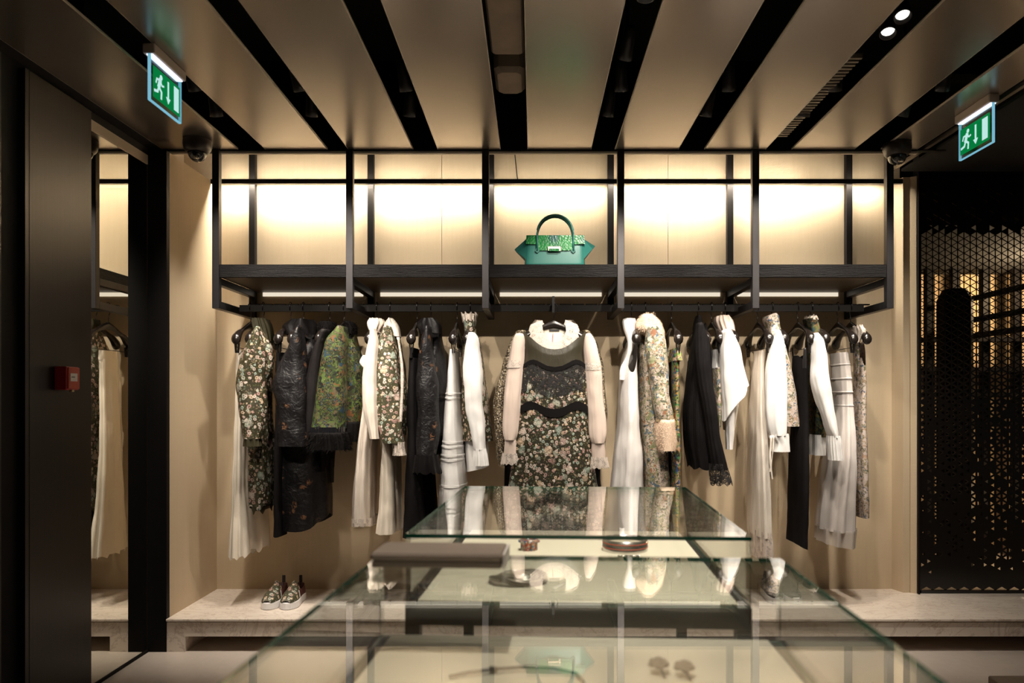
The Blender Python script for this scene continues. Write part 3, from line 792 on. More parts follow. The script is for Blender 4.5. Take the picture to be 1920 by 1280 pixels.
def hanger(hx, name_of, clips=False, Y=YR, ang=90.0, z=None, half=0.20, rz=0.0):
    X = (hx - CX) * Y / F
    zt = EYE + 0.5255 if z is None else z           # top of the rail
    zn = zt - 0.092                                 # top of the hanger's neck
    t = thing('clothes_hanger', name_of, 'hanger', (X, Y, zn - 0.13), 'black clothes hangers on the rail')
    a = math.radians(ang + rz); ux = Vector((math.cos(a), math.sin(a), 0)); vx = Vector((-math.sin(a), math.cos(a), 0))
    o = Vector((X, Y, 0))
    def P(u, v, zz): return o + ux * u + vx * v + Vector((0, 0, zz))
    # hook over the rail
    pts = [P(0, 0, zn - 0.005), P(0.002, 0, zn + 0.02)]
    if abs(ang - 90) < 45:
        pts += [P(0.006, 0, zn + 0.035), P(0.017, 0, zn + 0.055), P(0.018, 0, zt - 0.005), P(0.012, 0, zt + 0.010), P(0, 0, zt + 0.014), P(-0.012, 0, zt + 0.010), P(-0.0175, 0, zt - 0.004), P(-0.018, 0, zt - 0.03)]
    else:
        for k in range(13):
            b = -1.1 + k * 4.2 / 12
            pts.append(P(0.022 * math.cos(b), 0, zn + 0.062 + 0.024 * math.sin(b)))
    MB().tube(pts, 0.0022, 8).build('hook', 'wire_black', t, True)
    # shaped wooden body: flat neck, curved arms, bulbous shoulder ends
    m = MB(); N = 12
    path = []
    for k in range(-10, 11):
        f = k / 10; g = abs(f)
        u = f * half
        zc = zn - 0.022 - 0.016 * g - 0.062 * g ** 1.5 - (0.010 * max(0, g - 0.85) / 0.15)
        hz = 0.022 - 0.009 * math.sin(min(1, g / 0.6) * math.pi / 2) + 0.018 * max(0, (g - 0.62) / 0.38) ** 1.2
        hv = 0.0085 + 0.0170 * max(0, (g - 0.45) / 0.55) ** 1.4
        path.append((u, zc, hz, hv))
    e = path[-1]; st = path[0]
    path = [(st[0] - 0.018, st[1] - 0.006, 0.011, 0.009), (st[0] - 0.012, st[1] - 0.003, 0.025, 0.021)] + path + [(e[0] + 0.012, e[1] - 0.003, 0.025, 0.021), (e[0] + 0.018, e[1] - 0.006, 0.011, 0.009)]
    for u, zc, hz, hv in path:
        for i in range(N):
            b = 2 * math.pi * i / N
            m.v.append(P(u, hv * math.cos(b), zc + hz * math.sin(b)))
    for k in range(len(path) - 1):
        for i in range(N):
            j = (i + 1) % N
            m.f.append((k * N + i, (k + 1) * N + i, (k + 1) * N + j, k * N + j)); m.mi.append(0)
    m.f.append(tuple(range(N))); m.mi.append(0)
    m.f.append(tuple((len(path) - 1) * N + i for i in range(N - 1, -1, -1))); m.mi.append(0)
    m.build('body', 'hanger_black', t, True)
    if clips:
        zb = zn - 0.155
        MB().tube([P(-half + 0.01, 0, zb + 0.03), P(-half + 0.01, 0, zb), P(half - 0.01, 0, zb), P(half - 0.01, 0, zb + 0.03)], 0.0018, 6).build('clip_bar', 'wire_black', t)
        for sgn in (-1, 1):
            uu = sgn * (half - 0.012)
            c = MB()
            for v in (-1, 1):
                c.add([P(uu - 0.010, v * 0.008, zb + 0.025), P(uu + 0.010, v * 0.008, zb + 0.025), P(uu + 0.010, v * 0.003, zb - 0.028), P(uu - 0.010, v * 0.003, zb - 0.028),
                       P(uu - 0.010, v * 0.012, zb + 0.025), P(uu + 0.010, v * 0.012, zb + 0.025), P(uu + 0.010, v * 0.007, zb - 0.028), P(uu - 0.010, v * 0.007, zb - 0.028)],
                      [(0, 1, 2, 3), (7, 6, 5, 4), (0, 4, 5, 1), (1, 5, 6, 2), (2, 6, 7, 3), (3, 7, 4, 0)])
            c.build('clip', 'wire_black', t)
    return t

SEED = [0]
def garment(name, label, cat, hx, pieces, group='garments hanging on the rail'):
    zb = min(at(0, p['p'][-1][0], p.get('Y', YR)).z for p in pieces)
    t = thing(name, label, cat, ((hx - CX) * YR / F, YR, zb), group)
    for p in pieces:
        SEED[0] += 1
        k = {}
        for a in ('folds', 'wr', 'top', 'bot', 'cap', 'sq', 'tease', 'nring', 'twist'):
            if a in p: k[a] = p[a]
        m = shell(p['p'], p.get('Y', YR), p.get('D', 0.15), seed=p.get('seed', SEED[0]), **k)
        if 'fur' in p: fur(m, p['fur'][0], p['fur'][1], SEED[0], p['fur'][2] if len(p['fur']) > 2 else 0.0011)
        o = m.build(p['n'], p['m'], t, True)
        if 'lab' in p: o['label'] = p['lab']
        for sub in p.get('sub', []):
            sub(o, t)
    return t
def P_(n, m, p, **k):
    d = dict(n=n, m=m, p=p); d.update(k); return d
SY = 3.90      # depth of a near shoulder, towards the room

def build_left_group():
    S = slope
    hanger(470, 'black hanger with clips holding the cream skirt nearest the left wall', True)
    garment('maxi_skirt', 'long cream pleated skirt, first on the rail from the left wall', 'skirt', 470, [
        P_('waistband', 'cream_cloth', [(658, 444, 470), (676, 444, 470)], Y=4.06, D=0.17, folds=(3, 0.02), cap=False),
        P_('skirt_body', 'cream_cloth', [(674, 444, 470), (760, 441, 468), (900, 437, 470), (1035, 432, 482)], Y=4.06, D=0.16, folds=(9, 0.10), bot=tips(9, 6), cap=False),
        P_('sheer_layer', 'sheer_cream', [(700, 462, 478), (940, 462, 500), (1022, 464, 506)], Y=4.14, D=0.10, folds=(7, 0.06), cap=False, bot=tips(5, 8))])
    hanger(494, 'black hanger inside the olive floral coat by the cream skirt')
    garment('floral_coat', 'olive floral coat with gathered dark collar beside the long cream skirt', 'coat', 494, [
        P_('body', 'floral_olive', [(608, 484, 500), (640, 474, 508), (690, 464, 512), (780, 464, 511), (860, 468, 515), (944, 470, 515)], Y=4.08, D=[(0, .05), (.12, .15), (1, .12)], top=S(26), folds=(5, 0.08), bot=tips(4, 7)),
        P_('sleeve', 'floral_olive', [(612, 480, 490), (640, 466, 498), (680, 453, 502), (720, 445, 499), (770, 451, 500), (822, 459, 491)], Y=SY, D=0.055, folds=(4, 0.05), wr=0.010),
        P_('lapel', 'floral_olive', [(622, 486, 494), (655, 492, 512), (690, 496, 512), (720, 492, 500)], Y=3.93, D=0.03, folds=(3, 0.04)),
        P_('cuff_frill', 'olive_organza', [(820, 461, 490), (836, 459, 492)], Y=SY, D=0.055, folds=(9, 0.10), tease=False, cap=False, lab='dark sheer frill at the sleeve end'),
        P_('hem_points', 'olive_organza', [(940, 472, 514), (952, 474, 512)], Y=4.08, D=0.11, folds=(4, 0.05), bot=tips(6, 8), cap=False),
        P_('collar_frill', 'olive_organza', [(598, 476, 503), (612, 476, 508), (640, 492, 514)], Y=4.05, D=0.07, folds=(11, 0.16), tease=False, cap=False, lab='gathered dark olive collar frill')])
    hanger(545, 'black clip hanger holding narrow black trousers beside the olive floral coat', True)
    garment('black_trousers', 'narrow black trousers hanging in front of the black brocade coat', 'trousers', 545, [
        P_('waistband', 'black_wool', [(662, 519, 545), (680, 518, 545)], Y=4.06, D=0.15, folds=(3, 0.02), cap=False),
        P_('leg', 'black_wool', [(678, 518, 545), (800, 516, 540), (920, 514, 538), (1003, 513, 537)], Y=4.0, D=0.075, folds=(4, 0.05), cap=False),
        P_('leg', 'black_wool', [(678, 520, 546), (800, 519, 541), (920, 517, 539), (1000, 516, 537)], Y=4.17, D=0.07, folds=(4, 0.05), cap=False)])
    hanger(569, 'black hanger inside the black brocade coat')
    garment('brocade_coat', 'long black brocade coat with copper flowers and satin collar', 'coat', 569, [
        P_('body', 'brocade_black', [(606, 560, 590), (640, 550, 602), (700, 535, 606), (780, 528, 610), (850, 520, 616), (920, 519, 621), (988, 522, 621)], Y=4.10, D=[(0, .05), (.12, .15), (1, .15)], top=S(24), folds=(5, 0.06), bot=lambda c, s: -26 * max(0, c) ** 2),
        P_('sleeve', 'brocade_black', [(610, 558, 568), (640, 544, 573), (680, 525, 574), (720, 513, 576), (770, 517, 578), (836, 522, 578)], Y=SY, D=0.06, folds=(3, 0.06), wr=0.014),
        P_('collar', 'black_satin', [(600, 548, 588), (612, 536, 592), (628, 540, 590)], Y=4.03, D=0.08, folds=(4, 0.12), tease=False, cap=False, lab='glossy black satin collar')])
    hanger(618, 'black hanger under the sheer black blouse beside the green jacket')
    garment('sheer_blouse', 'sheer black blouse with fluffy collar, squeezed behind the green jacket', 'blouse', 618, [
        P_('body', 'black_chiffon', [(616, 606, 630), (650, 600, 634), (760, 592, 634), (880, 596, 626)], Y=4.12, D=[(0, .05), (.12, .15), (1, .13)], top=S(24), folds=(6, 0.08)),
        P_('sleeve', 'black_chiffon', [(618, 602, 620), (645, 592, 610), (700, 576, 604), (760, 572, 600), (830, 574, 598)], Y=3.93, D=0.05, folds=(5, 0.06)),
        P_('ribbon_end', 'olive_organza', [(860, 615, 626), (904, 620, 626)], Y=4.12, D=0.012, folds=(2, 0.1), cap=False),
        P_('collar_fur', 'fur_black', [(604, 600, 628), (612, 598, 630), (622, 600, 626)], Y=4.05, D=0.06, folds=(7, 0.05), fur=(500, 0.012))])
    hanger(645, 'black hanger inside the green tapestry jacket')
    garment('tapestry_jacket', 'green tapestry jacket with black fur hem and bead trim', 'jacket', 645, [
        P_('body', 'tapestry_green', [(612, 640, 664), (640, 622, 672), (700, 606, 687), (760, 598, 686), (804, 596, 682)], Y=4.08, D=[(0, .05), (.15, .15), (1, .14)], top=S(26), folds=(4, 0.05)),
        P_('sleeve', 'tapestry_green', [(612, 632, 650), (640, 613, 654), (680, 604, 652), (740, 592, 650), (803, 584, 648)], Y=SY, D=0.07, folds=(3, 0.04), wr=0.010),
        P_('bead_trim', 'bead_black', [(800, 583, 649), (813, 583, 649)], Y=SY, D=0.072, folds=(30, 0.02), tease=False, cap=False, lab='black bead trim'),
        P_('fur_hem', 'fur_black', [(810, 584, 650), (830, 581, 656), (842, 583, 656)], Y=SY, D=0.08, folds=(9, 0.06), tease=False, fur=(1800, 0.022), lab='shaggy black fur hem'),
        P_('fur_hem', 'fur_black', [(790, 640, 684), (826, 642, 682)], Y=4.05, D=0.12, folds=(9, 0.06), tease=False, fur=(1000, 0.02), lab='shaggy black fur hem'),
        P_('collar_fur', 'fur_black', [(604, 646, 664), (614, 652, 670), (628, 656, 668)], Y=4.06, D=0.06, folds=(7, 0.05), fur=(500, 0.012))])
    hanger(707, 'black hanger under the long cream gauze dress')
    garment('gauze_dress', 'long cream crinkled gauze dress with gathered neck beside the green jacket', 'dress', 707, [
        P_('body', 'cream_gauze', [(614, 700, 722), (650, 690, 720), (750, 682, 716), (850, 670, 706), (950, 663, 704), (978, 662, 704)], Y=4.04, D=[(0, .05), (.1, .15), (1, .13)], top=S(24), folds=(9, 0.08), bot=lambda c, s: 4 * s, cap=True),
        P_('sleeve', 'cream_gauze', [(612, 694, 706), (640, 691, 711), (700, 682, 708), (760, 682, 709), (822, 694, 712)], Y=3.87, D=0.045, folds=(7, 0.06)),
        P_('sleeve_flap', 'cream_gauze', [(666, 680, 690), (680, 675, 688), (692, 683, 690)], Y=3.94, D=0.02, folds=(3, 0.05)),
        P_('lace_hem', 'white_lace', [(966, 661, 705), (984, 661, 705)], Y=4.04, D=0.135, folds=(9, 0.08), tease=False, cap=False, bot=lambda c, s: 4 * s),
        P_('collar_frill', 'cream_gauze', [(598, 694, 718), (606, 689, 721), (622, 694, 714)], Y=4.00, D=0.065, folds=(11, 0.14), tease=False, cap=False, lab='gathered cream neck frill')])
    hanger(732, 'black hanger inside the short floral jacket with cream edging')
    garment('floral_jacket', 'short floral jacket with cream braided front edge and lace cuff', 'jacket', 732, [
        P_('body', 'floral_light', [(608, 722, 744), (640, 718, 752), (700, 714, 760), (770, 716, 764), (815, 716, 762)], Y=4.08, D=[(0, .05), (.15, .15), (1, .14)], top=S(24), folds=(4, 0.05)),
        P_('sleeve', 'floral_light', [(612, 720, 734), (640, 711, 742), (700, 706, 748), (770, 706, 754), (830, 718, 758)], Y=SY, D=0.06, folds=(4, 0.05), wr=0.010),
        P_('front_braid', 'white_lace', [(632, 744, 749), (690, 751, 756), (740, 751, 756), (790, 748, 753)], Y=3.87, D=0.006, folds=(5, 0.1), nring=20, lab='cream braided edging'),
        P_('lace_cuff', 'white_lace', [(828, 736, 758), (842, 738, 758), (853, 737, 760)], Y=SY, D=0.05, folds=(9, 0.12), tease=False, cap=False, lab='cream lace cuff'),
        P_('collar', 'cream_gauze', [(598, 728, 740), (612, 721, 748), (632, 736, 752)], Y=4.02, D=0.07, folds=(5, 0.1), tease=False, cap=False, lab='turned cream collar')])
    garment('flared_trousers', 'flared cream trousers hanging below the short floral jacket', 'trousers', 732, [
        P_('leg', 'cream_cloth', [(700, 720, 738), (830, 716, 736), (920, 713, 741), (998, 707, 742)], Y=3.99, D=0.08, folds=(5, 0.08), cap=False),
        P_('leg', 'cream_cloth', [(700, 726, 748), (830, 732, 750), (920, 738, 754), (990, 738, 757)], Y=4.16, D=0.08, folds=(5, 0.08), cap=False)])
    hanger(782, 'black clip hanger holding wide black trousers', True)
    garment('wide_trousers', 'wide black trousers hanging left of the white tiered skirt', 'trousers', 782, [
        P_('waistband', 'black_wool', [(655, 769, 790), (674, 768, 790)], Y=4.06, D=0.17, folds=(3, 0.02), cap=False),
        P_('leg', 'black_wool', [(672, 767, 788), (760, 764, 786), (900, 762, 792), (1006, 756, 800)], Y=3.99, D=0.08, folds=(5, 0.06), cap=False),
        P_('leg', 'black_wool', [(672, 772, 796), (780, 778, 806), (900, 782, 816), (1000, 784, 824)], Y=4.16, D=0.08, folds=(5, 0.06), cap=False)])
    hanger(808, 'black hanger inside the black brocade jacket with frilled cuff')
    garment('brocade_jacket', 'black brocade jacket with frilled lace cuff, beside the white tiered skirt', 'jacket', 808, [
        P_('body', 'brocade_black', [(608, 800, 824), (640, 798, 830), (700, 796, 838), (780, 798, 836), (852, 800, 834)], Y=4.10, D=[(0, .05), (.15, .15), (1, .14)], top=S(24), folds=(5, 0.06)),
        P_('sleeve', 'brocade_black', [(612, 796, 808), (650, 788, 812), (700, 784, 818), (720, 780, 820), (780, 784, 822), (820, 781, 821), (856, 784, 818)], Y=SY, D=0.055, folds=(4, 0.06), wr=0.012),
        P_('lace_cuff', 'black_satin', [(852, 780, 820), (868, 778, 822), (883, 776, 826)], Y=SY, D=0.07, folds=(8, 0.12), tease=False, cap=False, bot=scallop(5, 5), lab='black frilled cuff'),
        P_('collar', 'black_satin', [(598, 792, 818), (608, 785, 826), (626, 792, 828)], Y=4.02, D=0.07, folds=(4, 0.12), tease=False, cap=False, lab='wide glossy black collar')])
    hanger(857, 'black clip hanger holding the white tiered skirt', True)
    def tuck(y, xl, xr):
        return P_('tuck_seam', 'white_cotton', [(y - 2, xl, xr), (y, xl - 1.0, xr + 1.0), (y + 3, xl, xr)], Y=4.06, D=0.174, folds=(5, 0.03 * (0.25 + 0.75 * (y - 658) / 342)), cap=False, nring=4, tease=False, seed=61, wr=0.008)
    garment('tiered_skirt', 'long white skirt with horizontal tucks, left of the white-sleeved floral blouse', 'skirt', 857, [
        P_('skirt_body', 'white_cotton', [(658, 844, 860), (700, 840, 863), (740, 837, 865), (800, 831, 869), (860, 827, 873), (910, 826, 876), (1000, 820, 880)], Y=4.06, D=0.17, folds=(5, 0.03), cap=False, wr=0.008, seed=61),
        tuck(738, 837, 865), tuck(746, 836, 865), tuck(826, 829, 871), tuck(834, 828, 872), tuck(850, 827, 873), tuck(858, 827, 873), tuck(905, 826, 876)])
    hanger(882, 'black hanger inside the floral blouse with one white sleeve')
    garment('floral_blouse', 'floral high-neck blouse with white sleeve and pleated cuff, left of the centre dress', 'blouse', 882, [
        P_('body', 'floral_olive', [(630, 874, 896), (660, 868, 904), (740, 866, 914), (790, 866, 920), (825, 866, 925)], Y=4.08, D=[(0, .05), (.12, .15), (1, .14)], top=S(16), folds=(4, 0.05)),
        P_('underskirt', 'white_cotton', [(820, 872, 916), (850, 873, 916), (878, 874, 915)], Y=4.08, D=0.11, folds=(4, 0.05), cap=False, bot=lambda c, s: -5 * c),
        P_('sleeve', 'white_cotton', [(624, 880, 890), (634, 876, 897), (660, 871, 901), (700, 869, 905), (760, 873, 908), (810, 883, 910), (842, 889, 911)], Y=SY, D=0.05, folds=(4, 0.06), wr=0.010, lab='plain white sleeve'),
        P_('pleated_cuff', 'white_cotton', [(840, 889, 911), (856, 888, 914), (872, 887, 916)], Y=SY, D=0.052, folds=(18, 0.06), tease=False, cap=False, lab='pleated white cuff'),
        P_('neck', 'floral_olive', [(601, 868, 894), (618, 872, 892), (636, 872, 900)], Y=4.02, D=0.065, folds=(5, 0.06), tease=False, cap=False),
        P_('neck_frill', 'white_lace', [(590, 866, 894), (598, 868, 892), (604, 869, 893)], Y=4.02, D=0.068, folds=(11, 0.12), top=tips(9, -4), tease=False, cap=False, lab='white lace neck frill')])
build_left_group()

def build_centre():
    Y = 3.86
    # face-on hook holder fixed to the rail
    p = at(1036, 575, 4.0)
    t = thing('rail_hook', 'short black arm hook on the rail carrying the centre dress', 'hook', (p.x, 3.95, p.z - 0.05))
    MB().box((p.x - 0.006, 3.84, p.z + 0.012), (p.x + 0.006, YR - 0.0105, p.z + 0.022)).build('arm', 'wire_black', t)
    MB().box((p.x - 0.006, 3.836, p.z - 0.05), (p.x + 0.006, 3.842, p.z + 0.034)).build('end_plate', 'wire_black', t)
    hanger(1038, 'black hanger facing the room inside the centre dress', False, Y, 0.0, z=at(1036, 566, Y).z, half=0.165)
    g = thing('sequin_coat', 'bronze sequinned coat hanging behind the centre dress', 'coat', (at(1036, 700, 4.02).x, 4.02, at(0, 960, 4.02).z), 'garments hanging on the rail')
    shell([(612, 992, 1078), (640, 962, 1104), (700, 945, 1122), (800, 948, 1126), (870, 948, 1122), (960, 944, 1126)], 4.02, 0.04, (4, 0.03), seed=31).build('body', 'black_velvet', g, True)
    shell([(620, 970, 986), (650, 952, 970), (700, 938, 962), (750, 926, 952), (800, 926, 948), (850, 932, 948), (872, 938, 948)], 4.0, 0.045, (4, 0.05), seed=32, wr=0.010).build('sleeve', 'sequin_bronze', g, True)
    shell([(620, 1090, 1106), (650, 1106, 1122), (700, 1114, 1132), (760, 1118, 1137), (820, 1116, 1136), (872, 1112, 1130)], 4.01, 0.04, (4, 0.05), seed=33, wr=0.010).build('sleeve', 'sequin_bronze', g, True)
    d = thing('centre_dress', 'floral dress with olive satin bodice and blush sleeves, facing the room', 'dress', (at(1038, 0, Y).x, Y, at(0, 1010, Y).z), 'garments hanging on the rail')
    def front(cx, sy): return max(0.0, -sy) ** 0.5
    # neckline: low U in front, higher at the back, shoulders sloping out
    def neck(cx, sy):
        a = abs(cx)
        sh = 0 + 20 * max(0, a - 0.6) / 0.4
        u = 44 * max(0.0, 1 - (a / 0.80) ** 2) ** 0.7 * front(cx, sy)
        return sh + u
    body = [(612, 974, 1104), (630, 973, 1105), (648, 979, 1099), (665, 984, 1094), (690, 981, 1098), (720, 976, 1102), (742, 975, 1102)]
    wave = lambda k: (lambda cx, sy: k * (math.cos(cx * 6.5) * 0.5) if sy < 0 else 0)
    shell(body, Y, [(0, .056), (.3, .062), (1, .065)], (6, 0.015), 0.005, 41, top=neck, bot=lambda c, s: -50 + 0 * c, cap=False, sq=0.8, nring=26).build('bodice', 'olive_satin', d, True)
    wv = lambda cx, sy: 7 * math.cos(cx * 5.2) * (1 if sy < 0 else 0)
    lb = shell([(686, 979, 1100), (700, 978, 1100), (738, 974, 1103)], Y, 0.069, (7, 0.02), 0.003, 42, top=wv, bot=wv, cap=False, sq=0.8).build('lace_band', 'black_lace', d, True)
    lb['label'] = 'black lace band across the chest'
    shell([(682, 979, 1100), (690, 978, 1101)], Y, 0.072, (7, 0.02), 0.002, 42, top=wv, bot=wv, cap=False, sq=0.8, nring=4).build('lace_edge', 'black_velvet', lb, True)
    shell([(688, 980, 1099), (720, 976, 1102), (766, 974, 1102)], Y, [(0, .064), (1, .068)], (7, 0.015), 0.004, 43, top=wv, bot=wv, cap=False, sq=0.8).build('midriff', 'floral_dark', d, True)
    b = shell([(759, 973, 1103), (767, 972, 1104), (775, 973, 1103)], Y, 0.075, (7, 0.02), 0.003, 44, top=wv, bot=wv, cap=False, sq=0.8, nring=5).build('waist_band', 'black_velvet', d, True)
    b['label'] = 'wavy black waist band'
    shell([(764, 974, 1102), (800, 971, 1103), (860, 963, 1110), (912, 957, 1117), (1010, 948, 1128)], Y, [(0, .07), (1, .105)], (9, 0.07), 0.006, 45, top=wv, cap=False, sq=0.8).build('skirt_body', 'floral_dark', d, True)
    # lace yoke tucked inside the neckline
    def yt(cx, sy):
        a = abs(cx)
        if sy < 0: return 2 + 43 * max(0.0, 1 - (a / 0.50) ** 2) ** 0.6 + 16 * max(0, a - 0.5)
        return 1 + 16 * max(0.0, 1 - (a / 0.55) ** 2)
    y = shell([(598, 1004, 1074), (612, 994, 1084), (640, 990, 1088), (670, 992, 1086)], Y, [(0, .034), (1, .045)], (11, 0.015), 0.003, 46, top=yt, cap=False, sq=0.9, nring=16, tease=False).build('lace_yoke', 'white_lace', d, True)
    y['label'] = 'cream lace yoke'
    lbp = at(1039, 620, 3.893)
    shell([(616, 1010, 1068), (660, 1008, 1070)], Y + 0.012, 0.010, (3, 0.01), 0.001, 48, cap=False).build('back_lining', 'cream_cloth', d, True)
    MB().box((lbp.x - 0.026, 3.858, lbp.z - 0.005), (lbp.x + 0.026, 3.861, lbp.z + 0.005)).build('neck_label', 'print_black', d)
    MB().tube([at(1037, 624, 3.857), at(1036, 640, 3.852), at(1038, 654, 3.845)], 0.0012, 5).build('tag_string', 'alarm_red', d)
    L = [(626, 968, 980), (636, 962, 984), (650, 958, 984), (690, 951, 981), (750, 946, 976), (800, 943, 973), (815, 944, 971), (824, 947, 967)]
    R = [(626, 1097, 1109), (636, 1093, 1115), (650, 1092, 1119), (690, 1096, 1127), (750, 1101, 1132), (800, 1103, 1137), (820, 1105, 1136), (830, 1110, 1133)]
    for k, (pr, cu, la, bd) in enumerate([(L, [(822, 946, 968), (836, 945, 970), (851, 944, 972)], [(849, 943, 973), (867, 940, 979)], [(676, 952, 981), (690, 950, 981)]),
                                       (R, [(828, 1109, 1134), (842, 1108, 1135), (858, 1108, 1136)], [(856, 1107, 1137), (874, 1104, 1141)], [(680, 1095, 1126), (694, 1096, 1128)])]):
        s = shell(pr, Y - 0.01, 0.045, (6, 0.05), 0.006, 50 + k).build('sleeve', 'blush_chiffon', d, True)
        shell(cu, Y - 0.01, 0.035, (5, 0.02), 0.003, 52 + k, cap=False).build('cuff', 'blush_chiffon', d, True)
        shell(la, Y - 0.01, 0.042, (11, 0.08), 0.002, 54 + k, cap=False, tease=False, bot=scallop(7, 4)).build('cuff_lace', 'white_lace', d, True)
        shell(bd, Y - 0.01, 0.048, (6, 0.03), 0.002, 50 + k, cap=False, nring=4).build('lace_inset', 'white_lace', s, True)
build_centre()

def build_right_group():
    S = slope
    hanger(1184, 'black hanger showing through the armhole of the white satin dress')
    def arm(cx, sy): return 44 * max(0.0, -sy) ** 3 * (1 - 0.0) + 6 * max(0, sy)
    garment('satin_dress', 'white satin sleeveless dress beside the fur-collared coat', 'dress', 1184, [
        P_('body', 'white_silk', [(640, 1174, 1196), (680, 1164, 1194), (720, 1160, 1195), (780, 1158, 1197), (850, 1150, 1204), (912, 1144, 1205), (1000, 1132, 1212)], Y=4.06, D=[(0, .16), (.3, .17), (1, .14)], top=lambda c, s: 60 * max(0.0, -s) ** 2, folds=(6, 0.08), cap=False, wr=0.008),
        P_('shoulder_strap', 'white_silk', [(600, 1170, 1192), (612, 1168, 1190), (640, 1176, 1190), (668, 1172, 1182), (690, 1162, 1178), (712, 1160, 1174)], Y=3.96, D=0.02, folds=(3, 0.05)),
        P_('shoulder_strap', 'white_silk', [(606, 1178, 1190), (640, 1188, 1194), (700, 1190, 1195)], Y=4.08, D=0.10, folds=(3, 0.03), cap=False),
        P_('neck_facing', 'white_silk', [(598, 1169, 1190), (606, 1167, 1192), (620, 1172, 1190)], Y=4.02, D=0.05, folds=(5, 0.08), tease=False, cap=False)])
    hanger(1210, 'black hanger inside the pale tapestry coat with fur collar')
    garment('fur_collar_coat', 'pale tapestry coat with tan fur collar and fur cuff', 'coat', 1210, [
        P_('body', 'tapestry_pale', [(612, 1200, 1232), (650, 1195, 1240), (720, 1195, 1246), (800, 1198, 1250), (912, 1204, 1256), (990, 1206, 1262)], Y=4.10, D=[(0, .05), (.12, .16), (1, .14)], top=S(22), folds=(5, 0.05)),
        P_('sleeve', 'tapestry_pale', [(612, 1212, 1232), (640, 1208, 1248), (690, 1214, 1252), (740, 1222, 1256), (785, 1230, 1262)], Y=SY, D=0.06, folds=(3, 0.06), wr=0.012),
        P_('collar_fur', 'fur_tan', [(592, 1200, 1222), (604, 1193, 1236), (622, 1196, 1244), (634, 1226, 1244)], Y=4.0, D=0.10, folds=(3, 0.06), fur=(1500, 0.009), lab='tan fur collar', tease=False),
        P_('bead_trim', 'bead_gold', [(778, 1230, 1262), (790, 1230, 1263)], Y=SY, D=0.062, folds=(24, 0.025), tease=False, cap=False, lab='gold bead trim'),
        P_('fur_cuff', 'fur_tan', [(786, 1232, 1264), (800, 1230, 1266), (830, 1232, 1269), (844, 1236, 1266)], Y=SY, D=0.065, folds=(3, 0.04), fur=(1500, 0.009), lab='tan fur cuff', tease=False)])
    hanger(1259, 'black clip hanger holding the narrow green print skirt', True)
    garment('print_skirt', 'narrow skirt in green and orange print, right of the fur cuff', 'skirt', 1259, [
        P_('skirt_body', 'tapestry_rich', [(668, 1258, 1274), (720, 1258, 1273), (820, 1258, 1275), (912, 1257, 1277), (960, 1256, 1278)], Y=3.99, D=0.08, folds=(4, 0.05), cap=False),
        P_('skirt_back', 'black_velvet', [(668, 1250, 1264), (800, 1247, 1266), (912, 1246, 1272), (960, 1246, 1272)], Y=4.15, D=0.08, folds=(4, 0.05), cap=False),
        P_('waist_frill', 'tapestry_rich', [(654, 1257, 1272), (664, 1255, 1274), (678, 1253, 1277)], Y=4.02, D=0.15, folds=(9, 0.12), tease=False, cap=False)])
    hanger(1309, 'black hanger inside the black pleated blouse')
    garment('pleated_blouse', 'black pleated blouse with lace cuff, left of the white gauze top', 'blouse', 1309, [
        P_('body', 'black_pleat', [(604, 1302, 1322), (640, 1296, 1330), (700, 1288, 1334), (760, 1281, 1338), (820, 1282, 1340), (872, 1290, 1334)], Y=4.06, D=[(0, .05), (.12, .15), (1, .15)], top=S(20), folds=(12, 0.05), bot=scallop(3, 5)),
        P_('sleeve', 'black_pleat', [(606, 1304, 1318), (640, 1300, 1330), (700, 1304, 1334), (770, 1316, 1344), (830, 1324, 1352), (880, 1332, 1364)], Y=SY, D=0.05, folds=(12, 0.05)),
        P_('lace_cuff', 'black_lace', [(868, 1329, 1361), (890, 1330, 1368), (904, 1332, 1372)], Y=SY, D=0.055, folds=(7, 0.08), tease=False, cap=False, bot=scallop(4, 6), lab='black lace cuff'),
        P_('neck', 'black_pleat', [(592, 1304, 1313), (604, 1302, 1316), (618, 1300, 1320)], Y=4.04, D=0.06, folds=(8, 0.06), tease=False, cap=False)])
    hanger(1334, 'black clip hanger holding a slim printed top beside the white gauze top', True)
    garment('print_blouse', 'slim white and green printed top squeezed beside the black pleated blouse', 'top', 1334, [
        P_('body', 'tapestry_pale', [(690, 1333, 1350), (760, 1332, 1352), (800, 1334, 1352)], Y=4.0, D=0.09, folds=(4, 0.06), cap=False),
        P_('waistband', 'white_cotton', [(656, 1334, 1347), (676, 1334, 1348), (692, 1332, 1350)], Y=4.05, D=0.16, folds=(4, 0.04), cap=False)])
    hanger(1359, 'black hanger under the white gauze top')
    garment('gauze_blouse', 'loose white gauze top with wide pointed sleeve and gathered collar', 'top', 1359, [
        P_('body', 'cream_cloth', [(612, 1352, 1372), (640, 1348, 1382), (700, 1350, 1390), (760, 1352, 1382), (806, 1356, 1376)], Y=4.08, D=[(0, .05), (.12, .15), (1, .12)], top=S(22), folds=(6, 0.08)),
        P_('sleeve', 'white_silk', [(618, 1354, 1370), (650, 1350, 1386), (700, 1350, 1396), (736, 1352, 1406), (756, 1354, 1404)], Y=SY, D=0.055, folds=(5, 0.08), bot=lambda c, s: -34 * c, cap=True),
        P_('sleeve_lining', 'white_silk', [(740, 1354, 1378), (800, 1360, 1376), (842, 1362, 1373)], Y=3.95, D=0.03, folds=(4, 0.08)),
        P_('collar_frill', 'blush_chiffon', [(593, 1342, 1366), (602, 1341, 1372), (626, 1350, 1378)], Y=4.02, D=0.07, folds=(9, 0.14), tease=False, cap=False, lab='gathered sheer collar')])
    hanger(1421, 'black clip hanger holding the long ivory dress', True)
